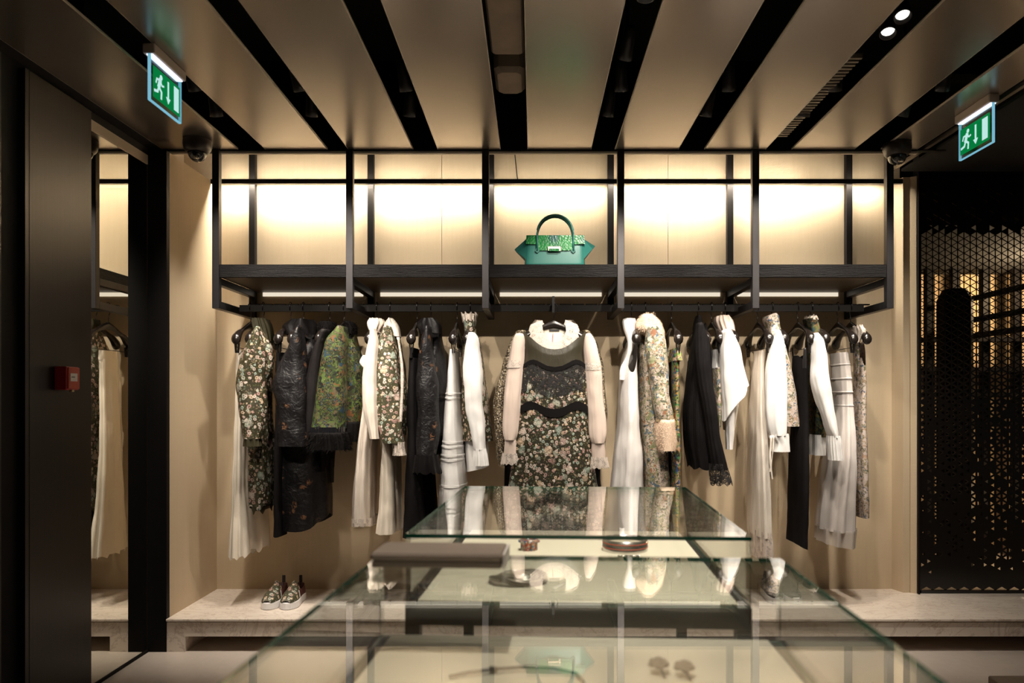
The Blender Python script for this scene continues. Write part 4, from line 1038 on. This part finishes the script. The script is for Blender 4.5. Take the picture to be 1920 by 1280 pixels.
    garment('ivory_skirt', 'long ivory silk skirt with lace hem, right of the glass case corner', 'skirt', 1421, [
        P_('skirt_body', 'ivory_silk', [(658, 1414, 1432), (720, 1408, 1433), (790, 1404, 1436), (900, 1401, 1442), (1000, 1403, 1445)], Y=4.06, D=0.17, folds=(9, 0.08), cap=False),
        P_('lace_hem', 'white_lace', [(990, 1403, 1445), (1040, 1405, 1447)], Y=4.06, D=0.16, folds=(9, 0.08), tease=False, cap=False, bot=scallop(6, 5), lab='ivory lace hem'),
        P_('lace_lining', 'ivory_silk', [(990, 1404, 1444), (1026, 1407, 1444)], Y=4.06, D=0.15, folds=(9, 0.08), tease=False, cap=False)])
    hanger(1448, 'black hanger inside the pink print blouse with tied white sleeve')
    garment('tie_sleeve_blouse', 'pink print blouse with full white sleeve and tied ruffled cuff', 'blouse', 1448, [
        P_('body', 'tapestry_rose', [(620, 1440, 1464), (660, 1436, 1474), (730, 1440, 1488), (798, 1446, 1497)], Y=4.10, D=[(0, .05), (.12, .15), (1, .13)], top=S(18), folds=(4, 0.05)),
        P_('sleeve', 'white_cotton', [(620, 1452, 1462), (640, 1446, 1470), (690, 1436, 1475), (760, 1433, 1477), (800, 1436, 1475), (816, 1441, 1474)], Y=SY, D=0.055, folds=(6, 0.06), lab='full white sleeve'),
        P_('cuff_ruffle', 'white_cotton', [(812, 1442, 1476), (818, 1440, 1478), (830, 1446, 1479), (846, 1443, 1481)], Y=SY, D=0.055, folds=(9, 0.06), tease=False, cap=False, lab='ruffled white cuff'),
        P_('tie', 'ivory_silk', [(816, 1444, 1448), (860, 1442, 1446), (898, 1446, 1450)], Y=3.86, D=0.004, folds=(2, 0.05)),
        P_('tie', 'ivory_silk', [(816, 1449, 1453), (850, 1447, 1450), (884, 1442, 1446)], Y=3.86, D=0.004, folds=(2, 0.05)),
        P_('neck', 'tapestry_rose', [(588, 1446, 1456), (594, 1432, 1460), (612, 1436, 1462), (632, 1438, 1466)], Y=4.02, D=0.065, folds=(5, 0.08), tease=False, cap=False)])
    hanger(1496, 'black clip hanger holding the plain black slip', True)
    garment('black_slip', 'plain long black slip with narrow straps, right of the tied white cuff', 'dress', 1496, [
        P_('body', 'black_wool', [(672, 1486, 1512), (720, 1483, 1514), (770, 1485, 1515), (850, 1479, 1516), (950, 1476, 1515), (1020, 1474, 1513)], Y=4.05, D=[(0, .14), (.2, .16), (1, .14)], top=lambda c, s: 10 * abs(s) ** 2 - 6, folds=(4, 0.05), cap=False, bot=lambda c, s: 6 * c),
        P_('strap', 'black_satin', [(652, 1508, 1511), (690, 1506, 1511)], Y=3.91, D=0.004, folds=(2, 0.01)),
        P_('strap', 'black_satin', [(652, 1484, 1487), (690, 1487, 1491)], Y=4.26, D=0.004, folds=(2, 0.01))])
    hanger(1522, 'black hanger inside the dark print blouse with slanting white sleeve')
    garment('dark_print_blouse', 'dark print blouse with slanting white sleeve and pleated cuff', 'blouse', 1522, [
        P_('body', 'tapestry_dark', [(624, 1512, 1538), (660, 1510, 1544), (740, 1514, 1550), (818, 1515, 1551)], Y=4.10, D=[(0, .05), (.12, .15), (1, .13)], top=S(18), folds=(4, 0.05)),
        P_('underskirt', 'white_cotton', [(814, 1518, 1549), (852, 1516, 1548)], Y=4.08, D=0.08, folds=(4, 0.04), cap=False),
        P_('sleeve', 'white_cotton', [(624, 1526, 1534), (636, 1520, 1543), (680, 1519, 1550), (710, 1518, 1553), (760, 1532, 1562), (800, 1544, 1568), (820, 1552, 1572)], Y=SY, D=0.05, folds=(5, 0.06), wr=0.010, lab='slanting white sleeve'),
        P_('pleated_cuff', 'white_cotton', [(816, 1551, 1573), (826, 1550, 1575), (862, 1552, 1581)], Y=SY, D=0.05, folds=(16, 0.06), tease=False, cap=False, lab='pleated white cuff'),
        P_('neck', 'tapestry_dark', [(598, 1506, 1532), (612, 1509, 1536), (634, 1514, 1540)], Y=4.02, D=0.065, folds=(5, 0.06), tease=False, cap=False),
        P_('neck_frill', 'white_lace', [(594, 1509, 1531), (601, 1508, 1534)], Y=4.02, D=0.066, folds=(11, 0.06), tease=False, cap=False, top=tips(9, -3))])
    hanger(1571, 'black clip hanger holding the pale grey pleated skirt', True)
    def tuck(y, xl, xr):
        return P_('tuck_seam', 'grey_silk', [(y - 1.5, xl, xr), (y, xl - 0.8, xr + 0.8), (y + 2, xl, xr)], Y=4.06, D=0.178, folds=(9, 0.07 * (0.25 + 0.75 * (y - 662) / 328)), cap=False, nring=4, tease=False, seed=62)
    garment('grey_skirt', 'long pale grey pleated skirt with rows of tucks', 'skirt', 1571, [
        P_('skirt_body', 'grey_silk', [(662, 1556, 1590), (700, 1558, 1595), (760, 1560, 1598), (850, 1545, 1603), (950, 1534, 1602), (990, 1532, 1601)], Y=4.06, D=[(0, .17), (.4, .175), (1, .15)], folds=(9, 0.07), cap=False, seed=62),
        P_('hem_band', 'sheer_grey', [(986, 1531, 1602), (1018, 1530, 1600)], Y=4.06, D=0.155, folds=(9, 0.08), tease=False, cap=False, bot=lambda c, s: 4 * c, lab='sheer hem band'),
        tuck(684, 1557, 1593), tuck(710, 1558, 1596), tuck(735, 1559, 1597), tuck(760, 1560, 1598)])
    hanger(1595, 'black hanger inside the rose print dress, last before the pierced screen')
    garment('print_dress', 'rose sleeveless print dress, last on the rail towards the pierced screen', 'dress', 1595, [
        P_('body', 'tapestry_rose', [(640, 1598, 1622), (700, 1600, 1625), (780, 1599, 1624), (850, 1599, 1626), (968, 1601, 1629)], Y=4.06, D=[(0, .13), (.15, .16), (1, .12)], top=lambda c, s: 46 * max(0.0, -s) ** 2 + 10 * max(0, s), folds=(4, 0.05), cap=False),
        P_('shoulder', 'tapestry_rose', [(618, 1600, 1612), (650, 1602, 1612), (700, 1602, 1612)], Y=4.02, D=0.10, folds=(3, 0.04)),
        P_('neck_frill', 'white_lace', [(612, 1600, 1616), (622, 1600, 1622), (642, 1602, 1612)], Y=3.96, D=0.06, folds=(9, 0.1), tease=False, cap=False, top=tips(9, -3), lab='pale lace neck frill')])
build_right_group()

# ================================================================ bag on the shelf
def build_bag():
    zs = EYE + 0.63 + 0.0655; Y0 = 3.875; Y1 = 3.985
    def q(px, py): p = at(px, py, Y0); return p.x, p.z
    s = Y0 / F
    xl, xr = q(983, 0)[0], q(1098, 0)[0]; xc = (xl + xr) / 2
    H = (500 - 443) * s
    t = thing('handbag', 'teal leather handbag with glossy green flap standing on the shelf', 'handbag', (xc, (Y0 + Y1) / 2, zs))
    m = MB(); n = 20
    hw = (xr - xl) / 2
    for k, f in enumerate([0, 0.03, 0.1, 0.35, 0.65, 0.9, 0.97, 1.0]):
        inset = {0: 0.006, 0.03: 0.001}.get(f, 0.0)
        a = hw * (1 - 0.075 * f) - inset; d = 0.055 * (1 - 0.55 * f) - inset
        if f == 1.0: a -= 0.004; d -= 0.004
        for i in range(n):
            th = 2 * math.pi * (i + 0.5) / n
            c, sn = math.cos(th), math.sin(th)
            bow = 0.004 * math.sin(f * math.pi)
            m.v.append(Vector((xc + a * math.copysign(abs(c) ** 0.22, c), (Y0 + Y1) / 2 + (d + bow) * math.copysign(abs(sn) ** 0.28, sn), zs + H * f)))
    for k in range(7):
        for i in range(n):
            j = (i + 1) % n
            m.f.append((k * n + i, k * n + j, (k + 1) * n + j, (k + 1) * n + i)); m.mi.append(0)
    m.f.append(tuple(range(n - 1, -1, -1))); m.f.append(tuple(7 * n + i for i in range(n))); m.mi += [0, 0]
    m.build('body', 'teal_leather', t, True)
    ym = (Y0 + Y1) / 2
    # folded side wings
    for sg, tip in ((-1, (964.5, 464)), (1, (1117, 458))):
        tx, tz = q(*tip)
        x_in = xc + sg * hw * 0.93
        top = zs + H * 0.98; bot = zs + H * 0.22
        w = MB()
        tip3 = Vector((tx, ym - 0.012, tz))
        A = [Vector((x_in - sg * 0.004, ym - 0.026, top - 0.004)), Vector((x_in, ym - 0.045, bot)), Vector((x_in - sg * 0.004, ym + 0.026, top - 0.004)), Vector((x_in, ym + 0.045, bot))]
        low = Vector((tx - sg * 0.012, ym - 0.008, tz - 0.014)); low2 = low + Vector((0, 0.024, 0)); tip4 = tip3 + Vector((0, 0.024, 0))
        w.add([A[0], A[1], A[2], A[3], tip3, low, tip4, low2], [(0, 1, 5, 4), (2, 6, 7, 3), (0, 4, 6, 2), (4, 5, 7, 6), (1, 3, 7, 5)])
        w.build('side_wing', 'teal_leather', t)
    # flap with centre tongue
    def qf(px, py): return q(px, py)
    fl = MB(); yf = ym - 0.036
    out = [(987, 439), (1096, 439), (1097, 456), (1076, 457), (1074, 468), (1062, 469), (1014, 469), (1008, 468), (1006, 457), (986, 456)]
    pts = [qf(*p) for p in out]
    k = len(pts)
    fv = []
    for (x, z) in pts:
        f = (z - zs) / H
        fv.append(Vector((x, ym - 0.055 * (1 - 0.55 * f) - 0.010, z)))
    bv = [p + Vector((0, 0.005, 0)) for p in fv]
    fl.add(fv + bv, [tuple(range(k - 1, -1, -1)), tuple(range(k, 2 * k))] + [(i, (i + 1) % k, (i + 1) % k + k, i + k) for i in range(k)])
    a, b = fv[0], fv[1]
    top = [a, b, Vector((b.x, ym + 0.03, b.z + 0.002)), Vector((a.x, ym + 0.03, a.z + 0.002))]
    lowq = [p + Vector((0, 0, -0.012)) for p in top]
    fl.add(top + lowq, [(0, 1, 2, 3), (7, 6, 5, 4), (0, 3, 7, 4), (1, 5, 6, 2), (2, 6, 7, 3)])
    fl.build('flap', 'croc_green', t).data.flip_normals()
    # lock
    lx, lz = q(1039.5, 466); lx0 = q(1027, 0)[0]; lx1 = q(1052, 0)[0]
    yl = ym - 0.055 * (1 - 0.55 * 0.6) - 0.017
    MB().box((lx0, yl - 0.004, lz - 0.013), (lx1, yl + 0.008, lz + 0.012), bev=0.002).build('lock', 'lock_metal', t)
    MB().box((lx0 + 0.006, yl - 0.006, lz - 0.014), (lx1 - 0.010, yl - 0.004, lz - 0.001), bev=0.001).build('lock_insert', 'croc_green', t)
    # two arched handles
    for yo, nm in ((-0.048, 0), (0.04, 1)):
        pts = []; xa, xb = q(1007.5, 0)[0], q(1075, 0)[0]
        zt = q(0, 400)[1]; z_b = q(0, 470)[1]; zm = q(0, 436)[1]
        xm = (xa + xb) / 2; r = (xb - xa) / 2
        lean = yo
        pts.append(Vector((xa - 0.001, ym + lean - 0.001, z_b)))
        pts.append(Vector((xa, ym + lean * 0.9, (z_b + zm) / 2)))
        for k in range(17):
            th = math.pi - math.pi * k / 16
            pts.append(Vector((xm + r * math.cos(th), ym + lean * (0.85 - 0.35 * math.sin(th)), zm + (zt - zm) * math.sin(th))))
        pts.append(Vector((xb, ym + lean * 0.9, (z_b + zm) / 2)))
        pts.append(Vector((xb + 0.001, ym + lean - 0.001, z_b)))
        h = MB().tube(pts, 0.0058, 12).build('handle', 'teal_leather', t, True)
        for xx in (xa, xb):
            k = MB()
            pp = Vector((xx, ym + lean, z_b))
            sg = -1 if yo < 0 else 1
            k.prism([(xx - 0.006, z_b + 0.014), (xx + 0.006, z_b + 0.014), (xx + 0.012, z_b), (xx + 0.002, z_b - 0.010), (xx - 0.002, z_b - 0.010), (xx - 0.012, z_b)], 'y', ym + lean - 0.004, ym + lean + 0.006)
            k.build('handle_tab', 'teal_leather', h)
build_bag()

# ================================================================ sneakers on the bench
def build_shoes():
    def shoe(px0, px1, toe_y, label, upper, flip, group):
        Yt = F * (EYE - ZBENCH) / (toe_y - CY)      # depth of the toe
        s = Yt / F; x0 = (px0 - CX) * s; x1 = (px1 - CX) * s; xc = (x0 + x1) / 2; hw = (x1 - x0) / 2
        L = 0.25; z0 = ZBENCH
        t = thing('sneaker', label, 'shoe', (xc, Yt + L / 2, z0), group)
        def half(f):   # half width along the length, toe (0) to heel (1)
            return hw * (math.sqrt(max(0, 1 - ((0.28 - min(f, 0.28)) / 0.28) ** 2)) * (1 - 0.28 * max(0, min(1, (f - 0.28) / 0.4))) * math.sqrt(max(0, 1 - (max(0, f - 0.9) / 0.1) ** 2)) )
        def outline(n=15):
            fs = [0.0, 0.012, 0.04, 0.08, 0.14, 0.2, 0.28, 0.4, 0.5, 0.62, 0.74, 0.85, 0.92, 0.97, 1.0]
            return fs
        fs = outline()
        lean = 0.02 * flip
        def cxf(f): return xc + lean * f
        so = MB(); ring = []
        for f in fs: ring.append((cxf(f) + max(half(f), 0.002), Yt + L * f))
        for f in fs[::-1]: ring.append((cxf(f) - max(half(f), 0.002), Yt + L * f))
        n = len(ring); mx = sum(p[0] for p in ring) / n; my = sum(p[1] for p in ring) / n
        for zz, sc_ in ((0, 0.95), (0.004, 1.0), (0.034, 0.985), (0.038, 0.94)):
            for x, y in ring:
                so.v.append(Vector((mx + (x - mx) * sc_, my + (y - my) * sc_, z0 + zz)))
        for k in range(3):
            for i in range(n):
                j = (i + 1) % n
                so.f.append((k * n + i, k * n + j, (k + 1) * n + j, (k + 1) * n + i)); so.mi.append(0)
        so.f.append(tuple(range(n - 1, -1, -1))); so.f.append(tuple(3 * n + i for i in range(n))); so.mi += [0, 0]
        so.build('sole', 'shoe_rubber', t)
        # vamp: humped upper from toe to the tongue, open collar behind
        up = MB(); N = 14; K = 12
        for k in range(K + 1):
            f = 0.03 + 0.55 * k / K; hgt = 0.012 + 0.075 * (k / K) ** 0.8
            for i in range(N + 1):
                a = math.pi * i / N
                up.v.append(Vector((cxf(f) + 0.93 * half(f) * math.cos(a) * (1 - 0.35 * math.sin(a) * (k / K)), Yt + L * f, z0 + 0.034 + hgt * math.sin(a) ** 0.75)))
        for k in range(K):
            for i in range(N):
                up.f.append((k * (N + 1) + i, k * (N + 1) + i + 1, (k + 1) * (N + 1) + i + 1, (k + 1) * (N + 1) + i)); up.mi.append(0)
        up.build('vamp', upper, t, True)
        # heel quarters around the opening
        hq = MB(); seq = [(sgn, f) for sgn, f in [(1, 0.5), (1, 0.6), (1, 0.7), (1, 0.8), (1, 0.9), (1, 0.96), (1, 1.0), (-1, 0.96), (-1, 0.9), (-1, 0.8), (-1, 0.7), (-1, 0.6), (-1, 0.5)]]
        for zz in (0.034, 0.05, 0.0):
            for sgn, f in seq:
                h = zz if zz else (0.078 if f < 0.62 else 0.07 + 0.02 * max(0, f - 0.75) / 0.25)
                w = 0 if f == 1.0 else sgn * half(f) * (0.94 if zz else 0.78)
                hq.v.append(Vector((cxf(f) + w, Yt + L * (f * 0.985), z0 + h)))
        m_ = len(seq)
        for k in range(2):
            for i in range(m_ - 1):
                hq.f.append((k * m_ + i, k * m_ + i + 1, (k + 1) * m_ + i + 1, (k + 1) * m_ + i)); hq.mi.append(0)
        o = hq.build('heel_quarter', 'shoe_lining' if upper != 'shoe_black' else 'shoe_black', t, True)
        md = o.modifiers.new('thickness', 'SOLIDIFY'); md.thickness = 0.004
        for sgn in (-1, 1):
            MB().tube([(cxf(.46) + sgn * half(.46) * .72, Yt + L * .46, z0 + .075), (cxf(.42) + sgn * half(.42) * .86, Yt + L * .42, z0 + .042)], 0.004, 6).build('elastic_gusset', 'pale_paper' if upper != 'shoe_black' else 'shoe_black', t)
        c = cxf(1.0)
        MB().box((c - 0.009, Yt + L * 0.965, z0 + 0.07), (c + 0.009, Yt + L * 0.985, z0 + 0.128), bev=0.003).build('pull_tab', 'shoe_black', t)
    shoe(481.5, 516.5, 1144, 'left shoe of the floral slip-on pair on the stone bench', 'floral_light', 0.55, 'floral sneakers on the bench')
    shoe(517, 553, 1144, 'right shoe of the floral slip-on pair on the stone bench', 'floral_light', 0.25, 'floral sneakers on the bench')
    shoe(1444, 1476, 1134, 'dark slip-on shoe on the bench seen through glass, the one nearer the ivory skirt', 'shoe_black', 0.1, 'dark sneakers behind the glass')
    shoe(1478, 1511, 1134, 'dark slip-on shoe on the bench seen through glass, the one nearer the pierced screen', 'shoe_black', -0.1, 'dark sneakers behind the glass')
build_shoes()

# ================================================================ glass display cases
ZT = EYE - 0.275; ANG = -math.atan(70 / F)
def case_point(Y): return 0.0784 + (Y - 1.34) * 70 / F      # centre line of the two cases
def build_cases():
    W2 = 0.355; GH = 0.145; g = 0.008
    def case(y0, y1, label):
        """local frame: x across, y along from the near end, z up from the floor"""
        L = y1 - y0
        t = thing('display_case', label, 'display case', (case_point(y0), y0, 0), 'glass jewellery cases', ANG)
        def pane(a, b, name, edge_faces):
            m = MB().box(a, b)
            m.mi = [1 if i in edge_faces else 0 for i in range(6)]
            m.build(name, ['case_glass', 'glass_edge'], t, local=True)
        # faces: 0 bottom 1 top 2 front(-y) 3 right 4 back 5 left
        pane((-W2, 0, ZT - g), (W2, L, ZT), 'glass_top', (2, 3, 4, 5))
        zb = ZT - GH
        pane((-W2 + 0.002, 0.002, zb), (W2 - 0.002, 0.002 + g, ZT - g - 0.0006), 'glass_front', (0, 3, 5))
        pane((-W2 + 0.002, L - 0.002 - g, zb), (W2 - 0.002, L - 0.002, ZT - g - 0.0006), 'glass_back', (0, 3, 5))
        pane((-W2 + 0.002, 0.0022 + g, zb), (-W2 + 0.002 + g, L - 0.0022 - g, ZT - g - 0.0006), 'glass_side', (0,))
        pane((W2 - 0.002 - g, 0.0022 + g, zb), (W2 - 0.002, L - 0.0022 - g, ZT - g - 0.0006), 'glass_side', (0,))
        bz = zb - 0.043
        b = MB()
        b.box((-W2, 0, bz), (W2, 0.03, zb - 0.0005)); b.box((-W2, L - 0.03, bz), (W2, L, zb - 0.0005))
        b.box((-W2, 0.03, bz), (-W2 + 0.03, L - 0.03, zb - 0.0005)); b.box((W2 - 0.03, 0.03, bz), (W2, L - 0.03, zb - 0.0005))
        for nm, (p, q) in zip(('base_rail',) * 4, [((-W2, 0, bz), (W2, 0.03, zb - 0.0005)), ((-W2, L - 0.03, bz), (W2, L, zb - 0.0005)), ((-W2, 0.03, bz), (-W2 + 0.03, L - 0.03, zb - 0.0005)), ((W2 - 0.03, 0.03, bz), (W2, L - 0.03, zb - 0.0005))]):
            MB().box(p, q).build(nm, 'dark_base', t, local=True)
        MB().box((-W2 + 0.024, 0.012, zb), (W2 - 0.024, L - 0.012, zb + 0.005), bev=0.001).build('cream_tray', 'cream_leather', t, local=True)
        MB().box((-W2 + 0.03, 0.03, bz + 0.004), (W2 - 0.03, L - 0.03, bz + 0.01)).build('tray_support', 'dark_base', t, local=True)
        for sx in (-1, 1):
            for yy in (0.0, L - 0.03):
                x = sx * (W2 - 0.03)
                MB().box((min(x, x + sx * 0.03), yy, 0), (max(x, x + sx * 0.03), yy + 0.03, bz - 0.0005)).build('leg', 'dark_base', t, local=True)
        MB().box((-W2 + 0.03, 0.03, 0.12), (W2 - 0.03, L - 0.03, 0.14)).build('low_shelf', 'dark_base', t, local=True)
        return t
    case(1.545, 2.43, 'far glass jewellery case on dark legs below the centre dress')
    case(0.455, 1.34, 'near glass jewellery case at the bottom edge with a grey box on its corner')
    zt = ZT - GH + 0.0052           # tray surface
    def onto(px, py, z): Y = F * (EYE - z) / (py - CY); return Vector(((px - CX) * Y / F, Y, z))
    # grey lidded box on the near case
    p0 = onto(695, 1066, ZT); p1 = onto(945, 1066, ZT); Yb = p0.y
    t = thing('flat_box', 'flat grey lidded box on the corner of the near glass case', 'box', ((p0.x + p1.x) / 2, Yb + 0.05, ZT + 0.0005), None, ANG)
    hw = (p1.x - p0.x) / 2; D = 0.10
    MB().box((-hw + 0.002, -0.048, 0), (hw - 0.002, D - 0.05, 0.011), bev=0.002).build('base', 'grey_suede', t, local=True)
    MB().box((-hw, -0.05, 0.0118), (hw, D - 0.048, 0.024), bev=0.004).build('lid', 'grey_suede', t, local=True)
    MB().box((hw + 0.0005, -0.05, 0.0), (hw + 0.004, D - 0.05, 0.0235)).build('side_strip', 'pale_paper', t, local=True)
    # jewellery in the far case
    def ring_wall(c, r, h, th, n=40):
        m = MB(); m.lathe([(r, 0), (r, h), (r - th, h), (r - th, 0), (r, 0)], (c.x, c.y, c.z), n); m.f = m.f[:-2]; m.mi = m.mi[:-2]; return m
    c = onto(1172, 1030, zt); 
    b = thing('cuff_bracelet', 'wide silver cuff bracelet with red lines in the far glass case', 'bracelet', c)
    ring_wall(c, 0.063, 0.032, 0.002).build('band', 'steel', b, True)
    for dz in (0.010, 0.022):
        ring_wall(c + Vector((0, 0, dz)), 0.0638, 0.0022, 0.001).build('stripe', 'alarm_orange', b, True)
    c = onto(1178, 1048, zt)
    b = thing('rhinestone_clasp', 'sparkling rhinestone bar in front of the silver cuff bracelet', 'jewellery', c)
    MB().box((c.x - 0.028, c.y - 0.008, c.z), (c.x + 0.028, c.y + 0.004, c.z + 0.009), bev=0.002).build('bar', 'rhinestone', b)
    MB().tube([(c.x - 0.028 + i * 0.007, c.y - 0.009, c.z + 0.010) for i in range(9)], 0.003, 8).build('stone_row', 'rhinestone', b, True)
    c = onto(992, 1030, zt)
    b = thing('beaded_bracelet', 'small beaded bracelet standing on its tray in the far case', 'bracelet', c)
    ring_wall(c, 0.024, 0.030, 0.003, 24).build('band', 'jewel_beads', b, True)
    m = MB()
    for i in range(10):
        a = math.pi * 2 * i / 10
        bb = MB().lathe([(0.0005, -0.004), (0.003, -0.0028), (0.0042, 0), (0.003, 0.0028), (0.0005, 0.004)], (c.x + 0.0265 * math.cos(a), c.y + 0.0265 * math.sin(a), c.z + 0.024), 8)
        bb.build('bead', 'jewel_beads', b, True)
    c = onto(972, 1090, zt)
    b = thing('collar_necklace', 'round grey collar necklace lying in the far glass case', 'necklace', c)
    m = MB(); m.tube([(c.x + 0.062 * math.cos(a), c.y + 0.05 * math.sin(a), c.z + 0.008 + 0.006 * math.sin(a * 2)) for a in [2 * math.pi * i / 40 for i in range(40)]], 0.007, 8, True).build('ring', 'dark_steel', b, True)
    for k in range(3):
        MB().tube([(c.x + (0.05 - k * 0.008) * math.cos(a), c.y - 0.002 + (0.038 - k * 0.006) * math.sin(a), c.z + 0.012 + k * 0.004) for a in [2 * math.pi * i / 36 for i in range(36)]], 0.0025, 6, True).build('strand', 'steel', b, True)
    # jewellery in the near case
    c = onto(985, 1262, zt)
    b = thing('wire_necklace', 'curved wire necklace on the tray of the near glass case', 'necklace', c)
    MB().tube([onto(842, 1268, zt + 0.004), onto(880, 1260, zt + 0.006), onto(930, 1254, zt + 0.006), onto(985, 1250, zt + 0.006), onto(1040, 1253, zt + 0.006), onto(1080, 1262, zt + 0.006), onto(1094, 1278, zt + 0.005), onto(1090, 1300, zt + 0.004)], 0.0028, 8).build('wire', 'dark_steel', b, True)
    MB().tube([onto(918, 1255, zt + 0.006), onto(932, 1254, zt + 0.006)], 0.005, 8).build('clasp', 'dark_steel', b, True)
    for px, py, lab in ((1235, 1246, 'dark round flower brooch in the near glass case, the one nearer the bag reflection'), (1283, 1252, 'dark round flower brooch in the near glass case, the one nearer the right side')):
        c = onto(px, py + 14, zt)
        b = thing('flower_brooch', lab, 'brooch', c, 'flower brooches in the near case')
        for k in range(8):
            a = 2 * math.pi * k / 8
            pm = MB().lathe([(0.001, -0.004), (0.006, -0.003), (0.008, 0), (0.006, 0.003), (0.001, 0.004)], (c.x + 0.009 * math.cos(a), c.y + 0.009 * math.sin(a), c.z + 0.012 + 0.003 * (k % 2)), 8)
            pm.build('petal', 'grey_suede', b, True)
        MB().lathe([(0.001, -0.006), (0.008, -0.004), (0.010, 0.002), (0.006, 0.008), (0.001, 0.010)], (c.x, c.y, c.z + 0.014), 12).build('centre', 'grey_suede', b, True)
        MB().tube([(c.x, c.y, c.z + 0.010), (c.x + 0.004, c.y - 0.03, c.z + 0.004)], 0.0022, 6).build('stem', 'dark_steel', b)
build_cases()
